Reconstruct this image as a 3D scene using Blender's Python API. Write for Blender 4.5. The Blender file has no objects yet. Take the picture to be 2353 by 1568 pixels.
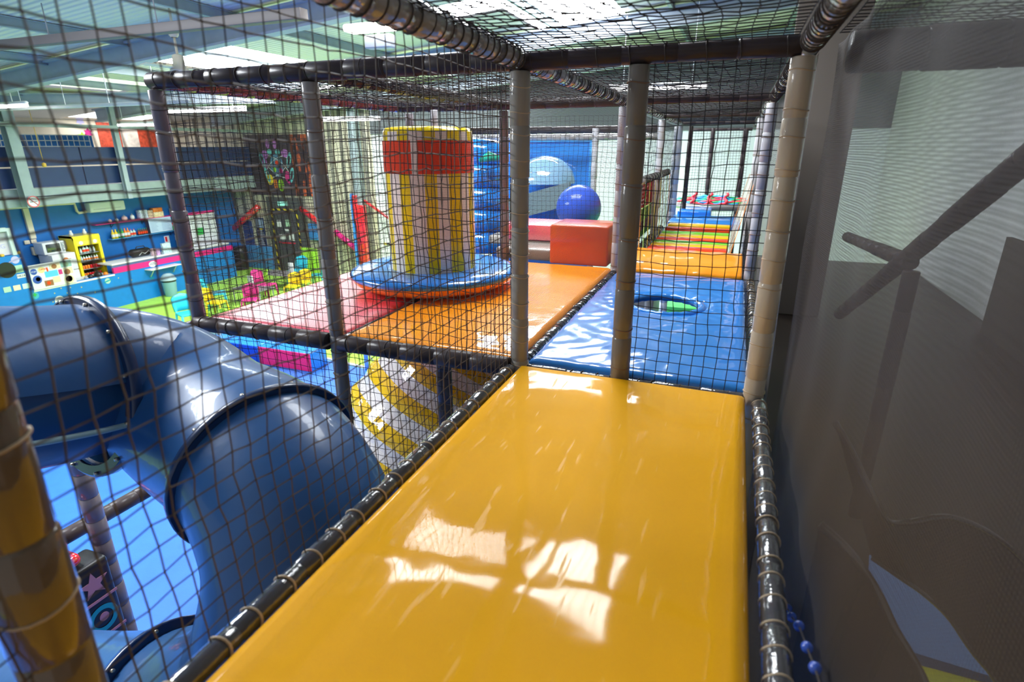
import bpy, bmesh, math, random
from math import sin, cos, pi, radians, atan2, sqrt
from mathutils import Vector, Matrix
random.seed(7)
S = bpy.context.scene
COL = S.collection

# ------------------------------------------------------------------ camera
RX = Vector((0.933, 0.359, -0.003)); FWD = Vector((-0.340, 0.882, -0.326)); DN = Vector((0.114, -0.305, -0.945))
FWD.normalize(); RX = (RX - FWD * RX.dot(FWD)).normalized(); UPV = RX.cross(FWD).normalized()
cam = bpy.data.cameras.new('camera'); camo = bpy.data.objects.new('camera', cam); COL.objects.link(camo)
M4 = Matrix((RX, UPV, -FWD)).transposed().to_4x4(); M4.translation = Vector((0, 0, 4.8))
camo.matrix_world = M4
cam.sensor_width = 36.0; cam.lens = 36.0 * 1292.0 / 2353.0
cam.clip_start = 0.02; cam.clip_end = 200
cam.dof.use_dof = True; cam.dof.focus_distance = 4.2; cam.dof.aperture_fstop = 2.2
S.camera = camo
# ------------------------------------------------------------------ world, light, exposure
S.view_settings.view_transform = 'Standard'; S.view_settings.look = 'None'
S.view_settings.gamma = 1.0; S.view_settings.use_curve_mapping = False
S.view_settings.exposure = -0.42
S.cycles.transparent_max_bounces = 32; S.cycles.max_bounces = 8; S.cycles.diffuse_bounces = 4
W = bpy.data.worlds.new('world'); S.world = W; W.use_nodes = True
W.node_tree.nodes['Background'].inputs[0].default_value = (0.86, 0.93, 1.0, 1)
W.node_tree.nodes['Background'].inputs[1].default_value = 0.5
def area_light(name, loc, size, sy, power, rot=(0, 0, 0), color=(1, 1, 1)):
    l = bpy.data.lights.new(name, 'AREA'); l.shape = 'RECTANGLE'; l.size = size; l.size_y = sy; l.energy = power; l.color = color
    o = bpy.data.objects.new(name, l); o.location = loc; o.rotation_euler = rot; COL.objects.link(o); return o
SKY_E = 44.0      # luminous strength of the translucent roof lights
TUBE_E = 14.0

# ------------------------------------------------------------------ materials
MATS = {}
def node(nt, t, **kw):
    n = nt.nodes.new(t)
    for k, v in kw.items():
        try: setattr(n, k, v)
        except Exception: pass
    return n
def mat(name, col=(0.5, 0.5, 0.5), rough=0.5, metal=0.0, coat=0.0, coat_ior=1.5, bump=0.0, bscale=20.0, var=0.0, vscale=5.0,
        emit=None, estr=0.0, spec=0.5, bdist=0.01, aniso=None, coat_rough=0.05, alpha=1.0, sheen=0.0):
    if name in MATS: return MATS[name]
    m = bpy.data.materials.new(name); m.use_nodes = True; nt = m.node_tree; b = nt.nodes['Principled BSDF']
    b.inputs['Base Color'].default_value = (*col, 1); b.inputs['Roughness'].default_value = rough
    b.inputs['Metallic'].default_value = metal; b.inputs['Specular IOR Level'].default_value = spec
    b.inputs['Coat Weight'].default_value = coat; b.inputs['Coat IOR'].default_value = coat_ior; b.inputs['Coat Roughness'].default_value = coat_rough
    b.inputs['Alpha'].default_value = alpha
    if emit is not None:
        b.inputs['Emission Color'].default_value = (*emit, 1); b.inputs['Emission Strength'].default_value = estr
    tc = node(nt, 'ShaderNodeTexCoord')
    src = tc.outputs['Object']
    if aniso:
        mp = node(nt, 'ShaderNodeMapping'); mp.inputs['Scale'].default_value = aniso; nt.links.new(src, mp.inputs[0]); src = mp.outputs[0]
    if bump > 0:
        n = node(nt, 'ShaderNodeTexNoise'); n.inputs['Scale'].default_value = bscale; n.inputs['Detail'].default_value = 3.0
        nt.links.new(src, n.inputs['Vector'])
        bp = node(nt, 'ShaderNodeBump'); bp.inputs['Strength'].default_value = bump; bp.inputs['Distance'].default_value = bdist
        nt.links.new(n.outputs[0], bp.inputs['Height']); nt.links.new(bp.outputs[0], b.inputs['Normal'])
        if coat > 0: nt.links.new(bp.outputs[0], b.inputs['Coat Normal'])
    if var > 0:
        n = node(nt, 'ShaderNodeTexNoise'); n.inputs['Scale'].default_value = vscale; n.inputs['Detail'].default_value = 4.0
        nt.links.new(src, n.inputs['Vector'])
        r = node(nt, 'ShaderNodeMapRange'); r.inputs[1].default_value = 0.3; r.inputs[2].default_value = 0.7
        r.inputs[3].default_value = 1 - var; r.inputs[4].default_value = 1 + var
        nt.links.new(n.outputs[0], r.inputs[0])
        mx = node(nt, 'ShaderNodeVectorMath', operation='SCALE'); mx.inputs[0].default_value = col
        nt.links.new(r.outputs[0], mx.inputs['Scale']); nt.links.new(mx.outputs[0], b.inputs['Base Color'])
    MATS[name] = m; return m

def vinyl(name, col, rough=0.35, coat=0.6, ior=1.6, bump=0.12, bs=4.0, bd=0.02, var=0.04, aniso=None, cr=0.06):
    return mat(name, col, rough, spec=0.1, coat=coat, coat_ior=ior, bump=bump, bscale=bs, bdist=bd, var=var, vscale=2.5, aniso=aniso, coat_rough=cr)

def weave(name, col, density, period, fold=0.0, col2=None, axes=('X', 'Z')):
    """fine woven mesh: threads on a square pitch with open holes between them"""
    m = bpy.data.materials.new(name); m.use_nodes = True; nt = m.node_tree; L = nt.links
    for n in list(nt.nodes): nt.nodes.remove(n)
    out = node(nt, 'ShaderNodeOutputMaterial'); mix = node(nt, 'ShaderNodeMixShader'); tr = node(nt, 'ShaderNodeBsdfTransparent')
    df = node(nt, 'ShaderNodeBsdfPrincipled'); df.inputs['Roughness'].default_value = 0.7; df.inputs['Base Color'].default_value = (*col, 1)
    tc = node(nt, 'ShaderNodeTexCoord'); sp = node(nt, 'ShaderNodeSeparateXYZ'); L.new(tc.outputs['Object'], sp.inputs[0])
    def M(op, a, b=None, c=None):
        n = node(nt, 'ShaderNodeMath', operation=op)
        for i, v in enumerate((a, b, c)):
            if v is None: continue
            if isinstance(v, (int, float)): n.inputs[i].default_value = v
            else: L.new(v, n.inputs[i])
        return n.outputs[0]
    fr = []
    for a in axes:
        t = M('MULTIPLY', sp.outputs[a], 1.0 / period); t = M('FRACT', t); t = M('SUBTRACT', t, 0.5); fr.append(M('ABSOLUTE', t))
    w = (1 - sqrt(1 - density)) * 0.5
    a = M('LESS_THAN', fr[0], w); b = M('LESS_THAN', fr[1], w)
    mask = M('MAXIMUM', a, b)
    if fold > 0:
        nz = node(nt, 'ShaderNodeTexNoise'); nz.inputs['Scale'].default_value = 1.3; nz.inputs['Detail'].default_value = 1.0; L.new(tc.outputs['Object'], nz.inputs['Vector'])
        zz = M('ADD', M('MULTIPLY', sp.outputs['Z'], 430.0), M('MULTIPLY', nz.outputs[0], 75.0))
        zz = M('ADD', zz, M('MULTIPLY', sp.outputs['Y'], 28.0))
        sn = M('SINE', zz); sn = M('MULTIPLY', M('ADD', sn, 1.0), fold)
        mask = M('MINIMUM', M('ADD', mask, sn), 1.0)
    L.new(mask, mix.inputs[0]); L.new(tr.outputs[0], mix.inputs[1]); L.new(df.outputs[0], mix.inputs[2]); L.new(mix.outputs[0], out.inputs[0])
    MATS[name] = m; return m

# colour palette
m_yellow = vinyl('yellow_vinyl', (1.0, 0.47, 0.0), 0.6, 0.55, 1.5, 0.30, 1.3, 0.05, 0.02, cr=0.07)
m_blue = vinyl('blue_vinyl', (0.02, 0.24, 0.75), 0.4, 1.0, 1.7, 0.35, 1.8, 0.05, 0.03, aniso=(1.6, 0.7, 1), cr=0.1)
m_orange = vinyl('orange_vinyl', (1.0, 0.33, 0.008), 0.45, 0.7, 1.5, 0.3, 3.5, 0.02)
m_red = vinyl('red_vinyl', (0.78, 0.015, 0.02), 0.28, 1.0, 2.2, 0.3, 3.0, 0.02)
m_redmat = vinyl('glossy_red_vinyl', (0.88, 0.04, 0.08), 0.35, 1.0, 3.0, 0.15, 3.0, 0.02, cr=0.3)
m_brickred = vinyl('brick_orange_vinyl', (0.62, 0.10, 0.03), 0.35, 0.6, 1.6)
m_greyv = vinyl('taupe_grey_vinyl', (0.33, 0.31, 0.27), 0.42, 0.5, 1.5, 0.35, 18, 0.008)
m_post = vinyl('post_foam_sleeve_grey', (0.30, 0.28, 0.26), 0.4, 0.5, 1.5, 0.3, 14, 0.006)
m_postdark = vinyl('post_foam_sleeve_dark', (0.19, 0.165, 0.18), 0.42, 0.5, 1.5, 0.3, 14, 0.006)
m_postlight = vinyl('post_foam_sleeve_pale', (0.52, 0.52, 0.55), 0.4, 0.5, 1.5, 0.2, 14, 0.006)
m_postcream = vinyl('post_foam_sleeve_cream', (0.58, 0.50, 0.38), 0.4, 0.5, 1.5, 0.3, 14, 0.006)
m_brownpost = vinyl('post_foam_sleeve_brown', (0.15, 0.105, 0.06), 0.3, 0.8, 1.7, 0.3, 14, 0.006)
m_olive = vinyl('post_foam_sleeve_olive', (0.20, 0.18, 0.15), 0.4, 0.5, 1.5, 0.3, 14, 0.006)
m_bar = vinyl('black_brown_vinyl_bar', (0.050, 0.038, 0.038), 0.45, 0.25, 1.5, 0.3, 12, 0.006, cr=0.2)
m_edge = vinyl('black_shiny_edge_tube', (0.06, 0.06, 0.065), 0.2, 1.0, 1.9, 0.5, 16, 0.01)
m_silver = vinyl('silver_grey_shiny_tube', (0.30, 0.29, 0.28), 0.2, 1.0, 1.9, 0.6, 16, 0.012)
m_tie = mat('tan_cord', (0.55, 0.42, 0.27), 0.6)
m_tied = mat('dark_cord', (0.05, 0.04, 0.035), 0.7)
m_tieb = mat('brown_cord', (0.22, 0.13, 0.08), 0.7)
m_net = mat('black_net_twine', (0.012, 0.011, 0.014), 0.75)
m_netn = mat('brown_net_twine', (0.095, 0.07, 0.05), 0.6, var=0.4, vscale=12)
m_slide = mat('blue_moulded_plastic', (0.018, 0.10, 0.28), 0.38, coat=0.25, bump=0.2, bscale=9, bdist=0.01, var=0.15, vscale=3)
m_slided = mat('navy_plastic_flange', (0.008, 0.03, 0.10), 0.3, coat=0.3)
m_bolt = mat('zinc_bolt', (0.55, 0.5, 0.4), 0.35, metal=0.9)
m_white = mat('white_plastic', (0.80, 0.80, 0.82), 0.35)
m_grey = mat('grey_plastic', (0.38, 0.39, 0.42), 0.4)
m_black = mat('black_plastic', (0.012, 0.012, 0.014), 0.35)
m_steel = mat('painted_grey_steel', (0.30, 0.36, 0.38), 0.5, var=0.06)
m_steelb = mat('painted_blue_grey_steel', (0.38, 0.43, 0.50), 0.5, var=0.06)
m_wallblue = mat('blue_painted_wall', (0.004, 0.15, 0.50), 0.55, var=0.06)
m_counter = mat('bright_blue_counter_front', (0.004, 0.20, 0.62), 0.4, var=0.05)
m_navy = mat('navy_parapet_paint', (0.012, 0.032, 0.12), 0.5, var=0.05)
m_pink = mat('hot_pink_laminate', (0.80, 0.012, 0.22), 0.35)
m_cream = mat('cream_painted_wall', (0.78, 0.68, 0.52), 0.7, var=0.03)
m_turf = mat('lime_green_floor', (0.40, 0.70, 0.08), 0.6, var=0.08)
m_bluefloor = mat('blue_woven_floor_mat', (0.022, 0.14, 0.56), 0.55, var=0.05, bump=0.3, bscale=120)
m_cyan = mat('cyan_plastic', (0.03, 0.52, 0.68), 0.35)
m_lime = mat('lime_plastic', (0.38, 0.75, 0.04), 0.35)
m_yel = mat('yellow_plastic', (0.90, 0.62, 0.01), 0.35)
m_magenta = mat('magenta_plastic', (0.62, 0.03, 0.22), 0.35)
m_yfridge = mat('yellow_enamel', (0.95, 0.72, 0.005), 0.3, coat=0.4)
m_whitev = vinyl('cream_white_vinyl', (0.95, 0.86, 0.74), 0.35, 0.6, 1.5)
m_redo = vinyl('orange_red_vinyl', (0.90, 0.065, 0.012), 0.35, 0.7, 1.5)
m_glass = mat('dark_glass', (0.03, 0.03, 0.04), 0.08, coat=1.0)
m_green = mat('green_plastic', (0.03, 0.42, 0.08), 0.4)
m_purple = mat('purple_print', (0.28, 0.08, 0.40), 0.5)
m_gold = mat('gold_print', (0.75, 0.45, 0.06), 0.4)
m_teal = mat('teal_plastic', (0.01, 0.30, 0.36), 0.4)

# ------------------------------------------------------------------ mesh builder
class MB:
    def __init__(s): s.v = []; s.f = []; s.mi = []; s.mats = []; s.cur = 0; s.sm = []; s.smooth = False
    def use(s, m, smooth=None):
        if m not in s.mats: s.mats.append(m)
        s.cur = s.mats.index(m)
        if smooth is not None: s.smooth = smooth
        return s
    def face(s, idx): s.f.append(idx); s.mi.append(s.cur); s.sm.append(s.smooth)
    def add(s, vs, fs, smooth=None):
        o = len(s.v); s.v += [tuple(x) for x in vs]
        for f in fs: s.f.append([o + i for i in f]); s.mi.append(s.cur); s.sm.append(s.smooth if smooth is None else smooth)
    def box(s, a, b):
        x0, y0, z0 = a; x1, y1, z1 = b
        s.add([(x0,y0,z0),(x1,y0,z0),(x1,y1,z0),(x0,y1,z0),(x0,y0,z1),(x1,y0,z1),(x1,y1,z1),(x0,y1,z1)],
              [[0,3,2,1],[4,5,6,7],[0,1,5,4],[1,2,6,5],[2,3,7,6],[3,0,4,7]], False); return s
    def rbox(s, a, b, r=0.02, n=3):
        """box with rounded edges"""
        a = Vector(a); b = Vector(b); c = (a + b) / 2; h = (b - a) / 2; r = min(r, h.x * .99, h.y * .99, h.z * .99)
        bm = bmesh.new(); bmesh.ops.create_cube(bm, size=2.0)
        for v in bm.verts: v.co = Vector((v.co.x * h.x, v.co.y * h.y, v.co.z * h.z))
        bmesh.ops.bevel(bm, geom=list(bm.edges), offset=r, segments=n, profile=0.5, affect='EDGES')
        s.frombm(bm, Matrix.Translation(c), True); bm.free(); return s
    def frombm(s, bm, M=Matrix(), smooth=True):
        bm.verts.ensure_lookup_table(); bm.verts.index_update()
        s.add([M @ v.co for v in bm.verts], [[v.index for v in f.verts] for f in bm.faces], smooth)
    def tube(s, pts, r, n=12, cap=True, closed=False, smooth=True, up=None, arc=None, squash=1.0):
        pts = [Vector(p) for p in pts]; N = len(pts); rs = r if isinstance(r, (list, tuple)) else [r] * N
        tang = []
        for i in range(N):
            if closed: t = pts[(i + 1) % N] - pts[i - 1]
            else: t = pts[min(i + 1, N - 1)] - pts[max(i - 1, 0)]
            tang.append(t.normalized())
        ref = Vector(up) if up else (Vector((0, 0, 1)) if abs(tang[0].z) < 0.9 else Vector((1, 0, 0)))
        vs = []; fs = []
        u = (ref - tang[0] * ref.dot(tang[0])).normalized()
        a0, a1 = arc if arc else (0, 2 * pi); full = arc is None; nn = n if full else n + 1
        for i in range(N):
            t = tang[i]; u = (u - t * u.dot(t)).normalized(); w = t.cross(u)
            for k in range(nn):
                a = a0 + (a1 - a0) * k / n
                vs.append(pts[i] + (u * cos(a) * squash + w * sin(a)) * rs[i])
        M_ = N if closed else N - 1
        for i in range(M_):
            j = (i + 1) % N
            for k in range(n):
                k2 = (k + 1) % nn
                fs.append([i * nn + k, i * nn + k2, j * nn + k2, j * nn + k])
        if cap and full and not closed:
            fs.append([k for k in range(nn)][::-1]); fs.append([(N - 1) * nn + k for k in range(nn)])
        s.add(vs, fs, smooth); return s
    def cyl(s, c, r, h, n=24, r2=None, smooth=True):
        r2 = r if r2 is None else r2; c = Vector(c)
        return s.lathe(c, [(0, 0), (r, 0), (r2, h), (0, h)], n, smooth)
    def lathe(s, c, prof, n=24, smooth=True, axis='Z'):
        c = Vector(c); vs = []; fs = []; P = len(prof)
        for k in range(n):
            a = 2 * pi * k / n
            for (r, z) in prof:
                p = Vector((r * cos(a), r * sin(a), z))
                if axis == 'X': p = Vector((p.z, p.x, p.y))
                if axis == 'Y': p = Vector((p.x, p.z, p.y))
                vs.append(c + p)
        for k in range(n):
            k2 = (k + 1) % n
            for i in range(P - 1): 
                q = [k * P + i, k2 * P + i, k2 * P + i + 1, k * P + i + 1]
                if prof[i][0] < 1e-6: q = [q[0], q[2], q[3]]
                elif prof[i + 1][0] < 1e-6: q = [q[0], q[1], q[2]]
                fs.append(q)
        s.add(vs, fs, smooth); return s
    def prism(s, pts, z0, z1, M=None):
        """polygon in local xy extruded in z; M places it"""
        n = len(pts); vs = [Vector((p[0], p[1], z0)) for p in pts] + [Vector((p[0], p[1], z1)) for p in pts]
        if M is not None: vs = [M @ v for v in vs]
        s.add(vs, [list(range(n))[::-1], list(range(n, 2 * n))] + [[i, (i + 1) % n, n + (i + 1) % n, n + i] for i in range(n)], False); return s
    def quad(s, a, b, c, d): s.add([a, b, c, d], [[0, 1, 2, 3]], False); return s
    def build(s, name, m=None, parent=None, bevel=0):
        me = bpy.data.meshes.new(name); me.from_pydata(s.v, [], s.f)
        if m is not None and not s.mats: me.materials.append(m)
        for x in s.mats: me.materials.append(x)
        if s.mats: me.polygons.foreach_set('material_index', s.mi)
        me.polygons.foreach_set('use_smooth', s.sm)
        me.update()
        bm = bmesh.new(); bm.from_mesh(me); bmesh.ops.recalc_face_normals(bm, faces=bm.faces); bm.to_mesh(me); bm.free()
        o = bpy.data.objects.new(name, me); COL.objects.link(o)
        if parent is not None:
            o.parent = parent; o.location = -parent.location
            if parent.parent is not None: o.location -= parent.parent.location if parent.type != 'EMPTY' else Vector((0,0,0))
        if bevel:
            b = o.modifiers.new('bevel', 'BEVEL'); b.width = bevel; b.segments = 2; b.limit_method = 'ANGLE'
        return o

def tag(o, label=None, cat=None, group=None, kind=None):
    if label: o['label'] = label
    if cat: o['category'] = cat
    if group: o['group'] = group
    if kind: o['kind'] = kind
    return o
def thing(name, label, cat, loc=(0, 0, 0), group=None):
    o = bpy.data.objects.new(name, None); o.empty_display_size = 0.1; COL.objects.link(o); o.location = loc
    return tag(o, label, cat, group)
def part(mb, name, m, parent, label=None):
    """mesh given in world coordinates hung under a thing (or under a part of one)"""
    o = mb.build(name, m)
    w = Vector((0, 0, 0)); p = parent
    while p is not None: w += p.location; p = p.parent
    o.parent = parent; o.location = -w
    if label: o['label'] = label
    return o
def struct(mb, name, m): o = mb.build(name, m); o['kind'] = 'structure'; return o
def cp(o, parent, off):
    c = o.copy(); COL.objects.link(c); c.parent = parent; c.location = o.location + Vector(off); return c
def copy_thing(o, loc, label, rz=0.0, group=None):
    c = o.copy(); COL.objects.link(c); c.location = loc; c.rotation_euler = (0, 0, rz); c['label'] = label
    if group: c['group'] = group
    for ch in o.children:
        d = ch.copy(); COL.objects.link(d); d.parent = c
        for g in ch.children:
            e = g.copy(); COL.objects.link(e); e.parent = d
    return c

D = 3.68; T = 5.16; XL = -1.013; XR = 0.185; XM = -2.24; XF = -3.41; Y0 = 2.745; Y1 = 5.45; Y2 = 8.2; Y3 = 10.8
def H(*a):     # smooth deterministic wobble
    return sin(a[0] * 12.9898 + a[1] * 78.233 + (a[2] if len(a) > 2 else 0) * 37.7) * 43758.5453 % 1.0 - 0.5

_nt = m_yellow.node_tree; _b = _nt.nodes['Principled BSDF']
_tc = node(_nt, 'ShaderNodeTexCoord'); _mp = node(_nt, 'ShaderNodeMapping'); _mp.inputs['Scale'].default_value = (22, 2.4, 1); _mp.inputs['Rotation'].default_value = (0, 0, .35)
_n = node(_nt, 'ShaderNodeTexNoise'); _n.inputs['Scale'].default_value = 1.6; _n.inputs['Detail'].default_value = 2.0
_r = node(_nt, 'ShaderNodeMapRange'); _r.inputs[1].default_value = 0.64; _r.inputs[2].default_value = 0.70; _r.inputs[3].default_value = 0.06; _r.inputs[4].default_value = 0.32
_nt.links.new(_tc.outputs['Object'], _mp.inputs[0]); _nt.links.new(_mp.outputs[0], _n.inputs['Vector']); _nt.links.new(_n.outputs[0], _r.inputs[0]); _nt.links.new(_r.outputs[0], _b.inputs['Coat Roughness'])
# ================================================================== SETTING
# floor
mb = MB(); mb.box((-24, -6, -0.2), (8, 24, 0)); struct(mb, 'floor', m_turf)
# blue woven play-area mat on the floor
mb = MB(); mb.prism([(-12.95, -5.5), (2.2, -5.5), (2.2, 13.0), (-6.0, 13.0), (-7.18, 11.1), (-7.35, 9.9), (-12.95, 10.65)], 0.0, 0.03)
tag(mb.build('play_floor_mat', m_bluefloor), 'bright blue woven floor mat covering the ground under the play frame', 'floor mat')
# roof: corrugated sheets, sloping up to the right
def roofz(x): return 6.05 + 0.085 * (x + 19.3)
m_roof = bpy.data.materials.new('corrugated_roof_sheet'); m_roof.use_nodes = True
nt = m_roof.node_tree; b = nt.nodes['Principled BSDF']; b.inputs['Base Color'].default_value = (0.66, 0.62, 0.60, 1); b.inputs['Roughness'].default_value = 0.55
tc = node(nt, 'ShaderNodeTexCoord'); wv = node(nt, 'ShaderNodeTexWave', wave_type='BANDS', bands_direction='Y'); wv.inputs['Scale'].default_value = 2.2
bp = node(nt, 'ShaderNodeBump'); bp.inputs['Strength'].default_value = 0.5; bp.inputs['Distance'].default_value = 0.05
nt.links.new(tc.outputs['Object'], wv.inputs['Vector']); nt.links.new(wv.outputs[0], bp.inputs['Height']); nt.links.new(bp.outputs[0], b.inputs['Normal'])
# roof-light rectangles (x0,x1,y0,y1), some of them added as fill light
sky = [(-12.6, -10.2, 9.7, 12.7), (-5.9, -1.4, 10.4, 11.5), (-4.6, -2.6, 11.5, 14.6), (-3.9, -0.75, 4.75, 6.35),
       (-16.6, -14.8, 10.2, 12.2), (-10.5, -6.4, 0.4, 3.5), (-13.6, -11.4, 14.6, 16.6), (-9.6, -7.0, 14.2, 16.6), (-22.2, -20.4, 8, 11), (-22.2, -20.4, 14, 17)]  # out-of-frame left one and last pair added to light drum, slide, cream wall
xs = sorted({-24.0, 6.0} | {a for r in sky for a in r[:2]}); ys = sorted({-1.0, 22.0} | {a for r in sky for a in r[2:]})
mb = MB()
for i in range(len(xs) - 1):
    for j in range(len(ys) - 1):
        cx_, cy_ = (xs[i] + xs[i + 1]) / 2, (ys[j] + ys[j + 1]) / 2
        if any(r[0] < cx_ < r[1] and r[2] < cy_ < r[3] for r in sky): continue
        x0, x1, y0, y1 = xs[i], xs[i + 1], ys[j], ys[j + 1]
        mb.quad((x0, y0, roofz(x0)), (x1, y0, roofz(x1)), (x1, y1, roofz(x1)), (x0, y1, roofz(x0)))
struct(mb, 'ceiling', m_roof)
m_sky = mat('translucent_roof_light', (0.9, 0.95, 1.0), 0.5, emit=(0.93, 0.97, 1.0), estr=SKY_E)
m_skyd = mat('frosted_roof_light', (0.9, 0.93, 0.88), 0.5, emit=(0.95, 0.97, 0.86), estr=1.6)
m_sky3 = mat('fill_roof_light', (0.9, 0.93, 0.95), 0.5, emit=(0.95, 0.97, 1.0), estr=8)  # dim emitter for the roof lights added to fill the cream upper wall
for k, r in enumerate(sky):
    mb = MB(); x0, x1, y0, y1 = r
    mb.quad((x0, y0, roofz(x0) + .05), (x1, y0, roofz(x1) + .05), (x1, y1, roofz(x1) + .05), (x0, y1, roofz(x0) + .05))
    struct(mb, 'window_%d' % (k + 1), m_skyd if k == 4 else m_sky3 if k > 7 else m_sky)  # window numbering includes the roof lights added as fill
# left wall: blue lower wall, grey-green beam, navy mezzanine parapet, cream wall behind
mb = MB(); mb.box((-19.5, 4, 0), (-19.3, 24, 3.28)); struct(mb, 'wall_left', m_wallblue)
mb = MB(); mb.box((-22.6, 2, 3.7), (-22.4, 26, 6.6)); struct(mb, 'wall_upper_left', m_cream)
mb = MB(); mb.box((-22.4, 2, 3.3), (-18.1, 26, 3.62)); struct(mb, 'trim_1', m_steel)
mb = MB(); mb.box((-18.3, 2, 3.30), (-17.98, 20.2, 3.52)); mb.box((-18.2, 2, 3.55), (-18.02, 20.2, 3.76)); struct(mb, 'trim_2', m_steel)
mb = MB()
for k in range(6): mb.box((-18.16, 3 + k * 2.9, 3.78), (-18.08, 3 + k * 2.9 + 2.86, 4.30)); mb.box((-18.16, 3 + k * 2.9, 4.34), (-18.06, 3 + k * 2.9 + 2.86, 4.84))
struct(mb, 'trim_3', m_navy)
# back wall: vertical cladding beige with grey bands
m_clad = bpy.data.materials.new('ribbed_wall_cladding'); m_clad.use_nodes = True
nt = m_clad.node_tree; b = nt.nodes['Principled BSDF']; b.inputs['Roughness'].default_value = 0.6
tc = node(nt, 'ShaderNodeTexCoord'); wv = node(nt, 'ShaderNodeTexWave', wave_type='BANDS', bands_direction='X'); wv.inputs['Scale'].default_value = 0.62
wv.inputs['Distortion'].default_value = 0.0
cr = node(nt, 'ShaderNodeValToRGB'); cr.color_ramp.elements[0].position = 0.18; cr.color_ramp.elements[0].color = (0.20, 0.19, 0.16, 1)
cr.color_ramp.elements[1].position = 0.32; cr.color_ramp.elements[1].color = (0.60, 0.55, 0.42, 1)
nt.links.new(tc.outputs['Object'], wv.inputs['Vector']); nt.links.new(wv.outputs[0], cr.inputs[0]); nt.links.new(cr.outputs[0], b.inputs['Base Color'])
mb = MB(); mb.box((-24, 18.15, 0), (-12.4, 18.4, 8.5)); struct(mb, 'wall_back', m_clad)
m_white_clad = mat('pale_wall_cladding', (0.72, 0.76, 0.80), 0.6, bump=0.2, bscale=3)
mb = MB(); mb.box((-12.4, 18.2, 0), (6, 18.4, 5.25)); struct(mb, 'wall_back_right', m_white_clad)
mb = MB(); mb.box((-12.4, 18.15, 5.25), (6, 18.4, 8.6)); struct(mb, 'trim_4', mat('dark_grey_wall_band', (0.10, 0.11, 0.12), 0.6))
# right wall
m_rw = mat('grey_block_wall', (0.50, 0.51, 0.53), 0.7, var=0.08, vscale=1.5)
mb = MB(); mb.box((3.6, 0.5, 0), (3.8, 24, 9)); struct(mb, 'wall_right', m_rw)

# steel columns and rafters
def steel_beam(name, label, cat, a, b, w, h, m=m_steel, group=None):
    """I-section between two points"""
    a = Vector(a); b = Vector(b); t = (b - a).normalized(); up = Vector((0, 0, 1)) if abs(t.z) < .9 else Vector((1, 0, 0))
    s_ = t.cross(up).normalized(); u = s_.cross(t).normalized(); L_ = (b - a).length
    M_ = Matrix((s_, u, t)).transposed().to_4x4(); M_.translation = a
    mb = MB(); f_ = h * 0.10
    pr = [(-w/2, -h/2), (w/2, -h/2), (w/2, -h/2+f_), (f_/2, -h/2+f_), (f_/2, h/2-f_), (w/2, h/2-f_), (w/2, h/2), (-w/2, h/2), (-w/2, h/2-f_), (-f_/2, h/2-f_), (-f_/2, -h/2+f_), (-w/2, -h/2+f_)]
    mb.prism(pr, 0, L_, M_)
    return tag(mb.build(name, m), label, cat, group)
steel_beam('steel_column', 'grey steel column fixed in front of the navy balcony at far left', 'column', (-17.75, 9.85, 3.3), (-17.75, 9.85, 6.1), 0.26, 0.26)
steel_beam('steel_column', 'slimmer grey-blue steel column against the balcony beside the red poster', 'column', (-17.9, 12.75, 3.3), (-17.9, 12.75, 6.1), 0.14, 0.16, m_steelb)
steel_beam('steel_column', 'grey steel column against the beige wall behind the striped hat', 'column', (-12.9, 17.9, 0), (-12.9, 17.9, 6.5), 0.3, 0.3)
for k, (y, lb) in enumerate([(8.4, 'nearest'), (13.2, 'middle'), (17.6, 'farthest')]):
    a = (-19.2, y, roofz(-19.2) - .28); c = (5.5, y, roofz(5.5) - .28)
    steel_beam('roof_rafter', 'long pale blue-grey steel rafter under the roof, %s of the three' % lb, 'roof beam', a, c, 0.22, 0.38, m_steelb)
for k, x in enumerate((-17.2, -15.2, -13.3, -10.9, -8.3, -6.2, -4.0, -1.6, 0.8)):
    z = roofz(x) - .09
    wd = ['left end', 'second from the left wall', 'over the ceiling fan', 'left of the bright roof light', 'right of the first roof light', 'above the big striped hat', 'above the cage corner', 'above the walkway', 'above the right net'][k]
    steel_beam('roof_purlin', 'thin pale purlin running away under the roof, %s' % wd, 'roof beam', (x, -0.5, z), (x, 18.0, z), 0.07, 0.16, m_steel)
steel_beam('diagonal_roof_brace', 'pale blue diagonal roof brace at upper left', 'roof beam', (-18.6, 9.2, 5.95), (-12.0, 13.2, 6.1), 0.16, 0.3, m_steelb)
mb = MB(); mb.box((-17.58, 4.0, 5.35), (-17.43, 17.8, 5.44)); tag(mb.build('cable_tray', m_steel), 'grey cable tray running level above the navy balcony', 'cable tray')

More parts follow.
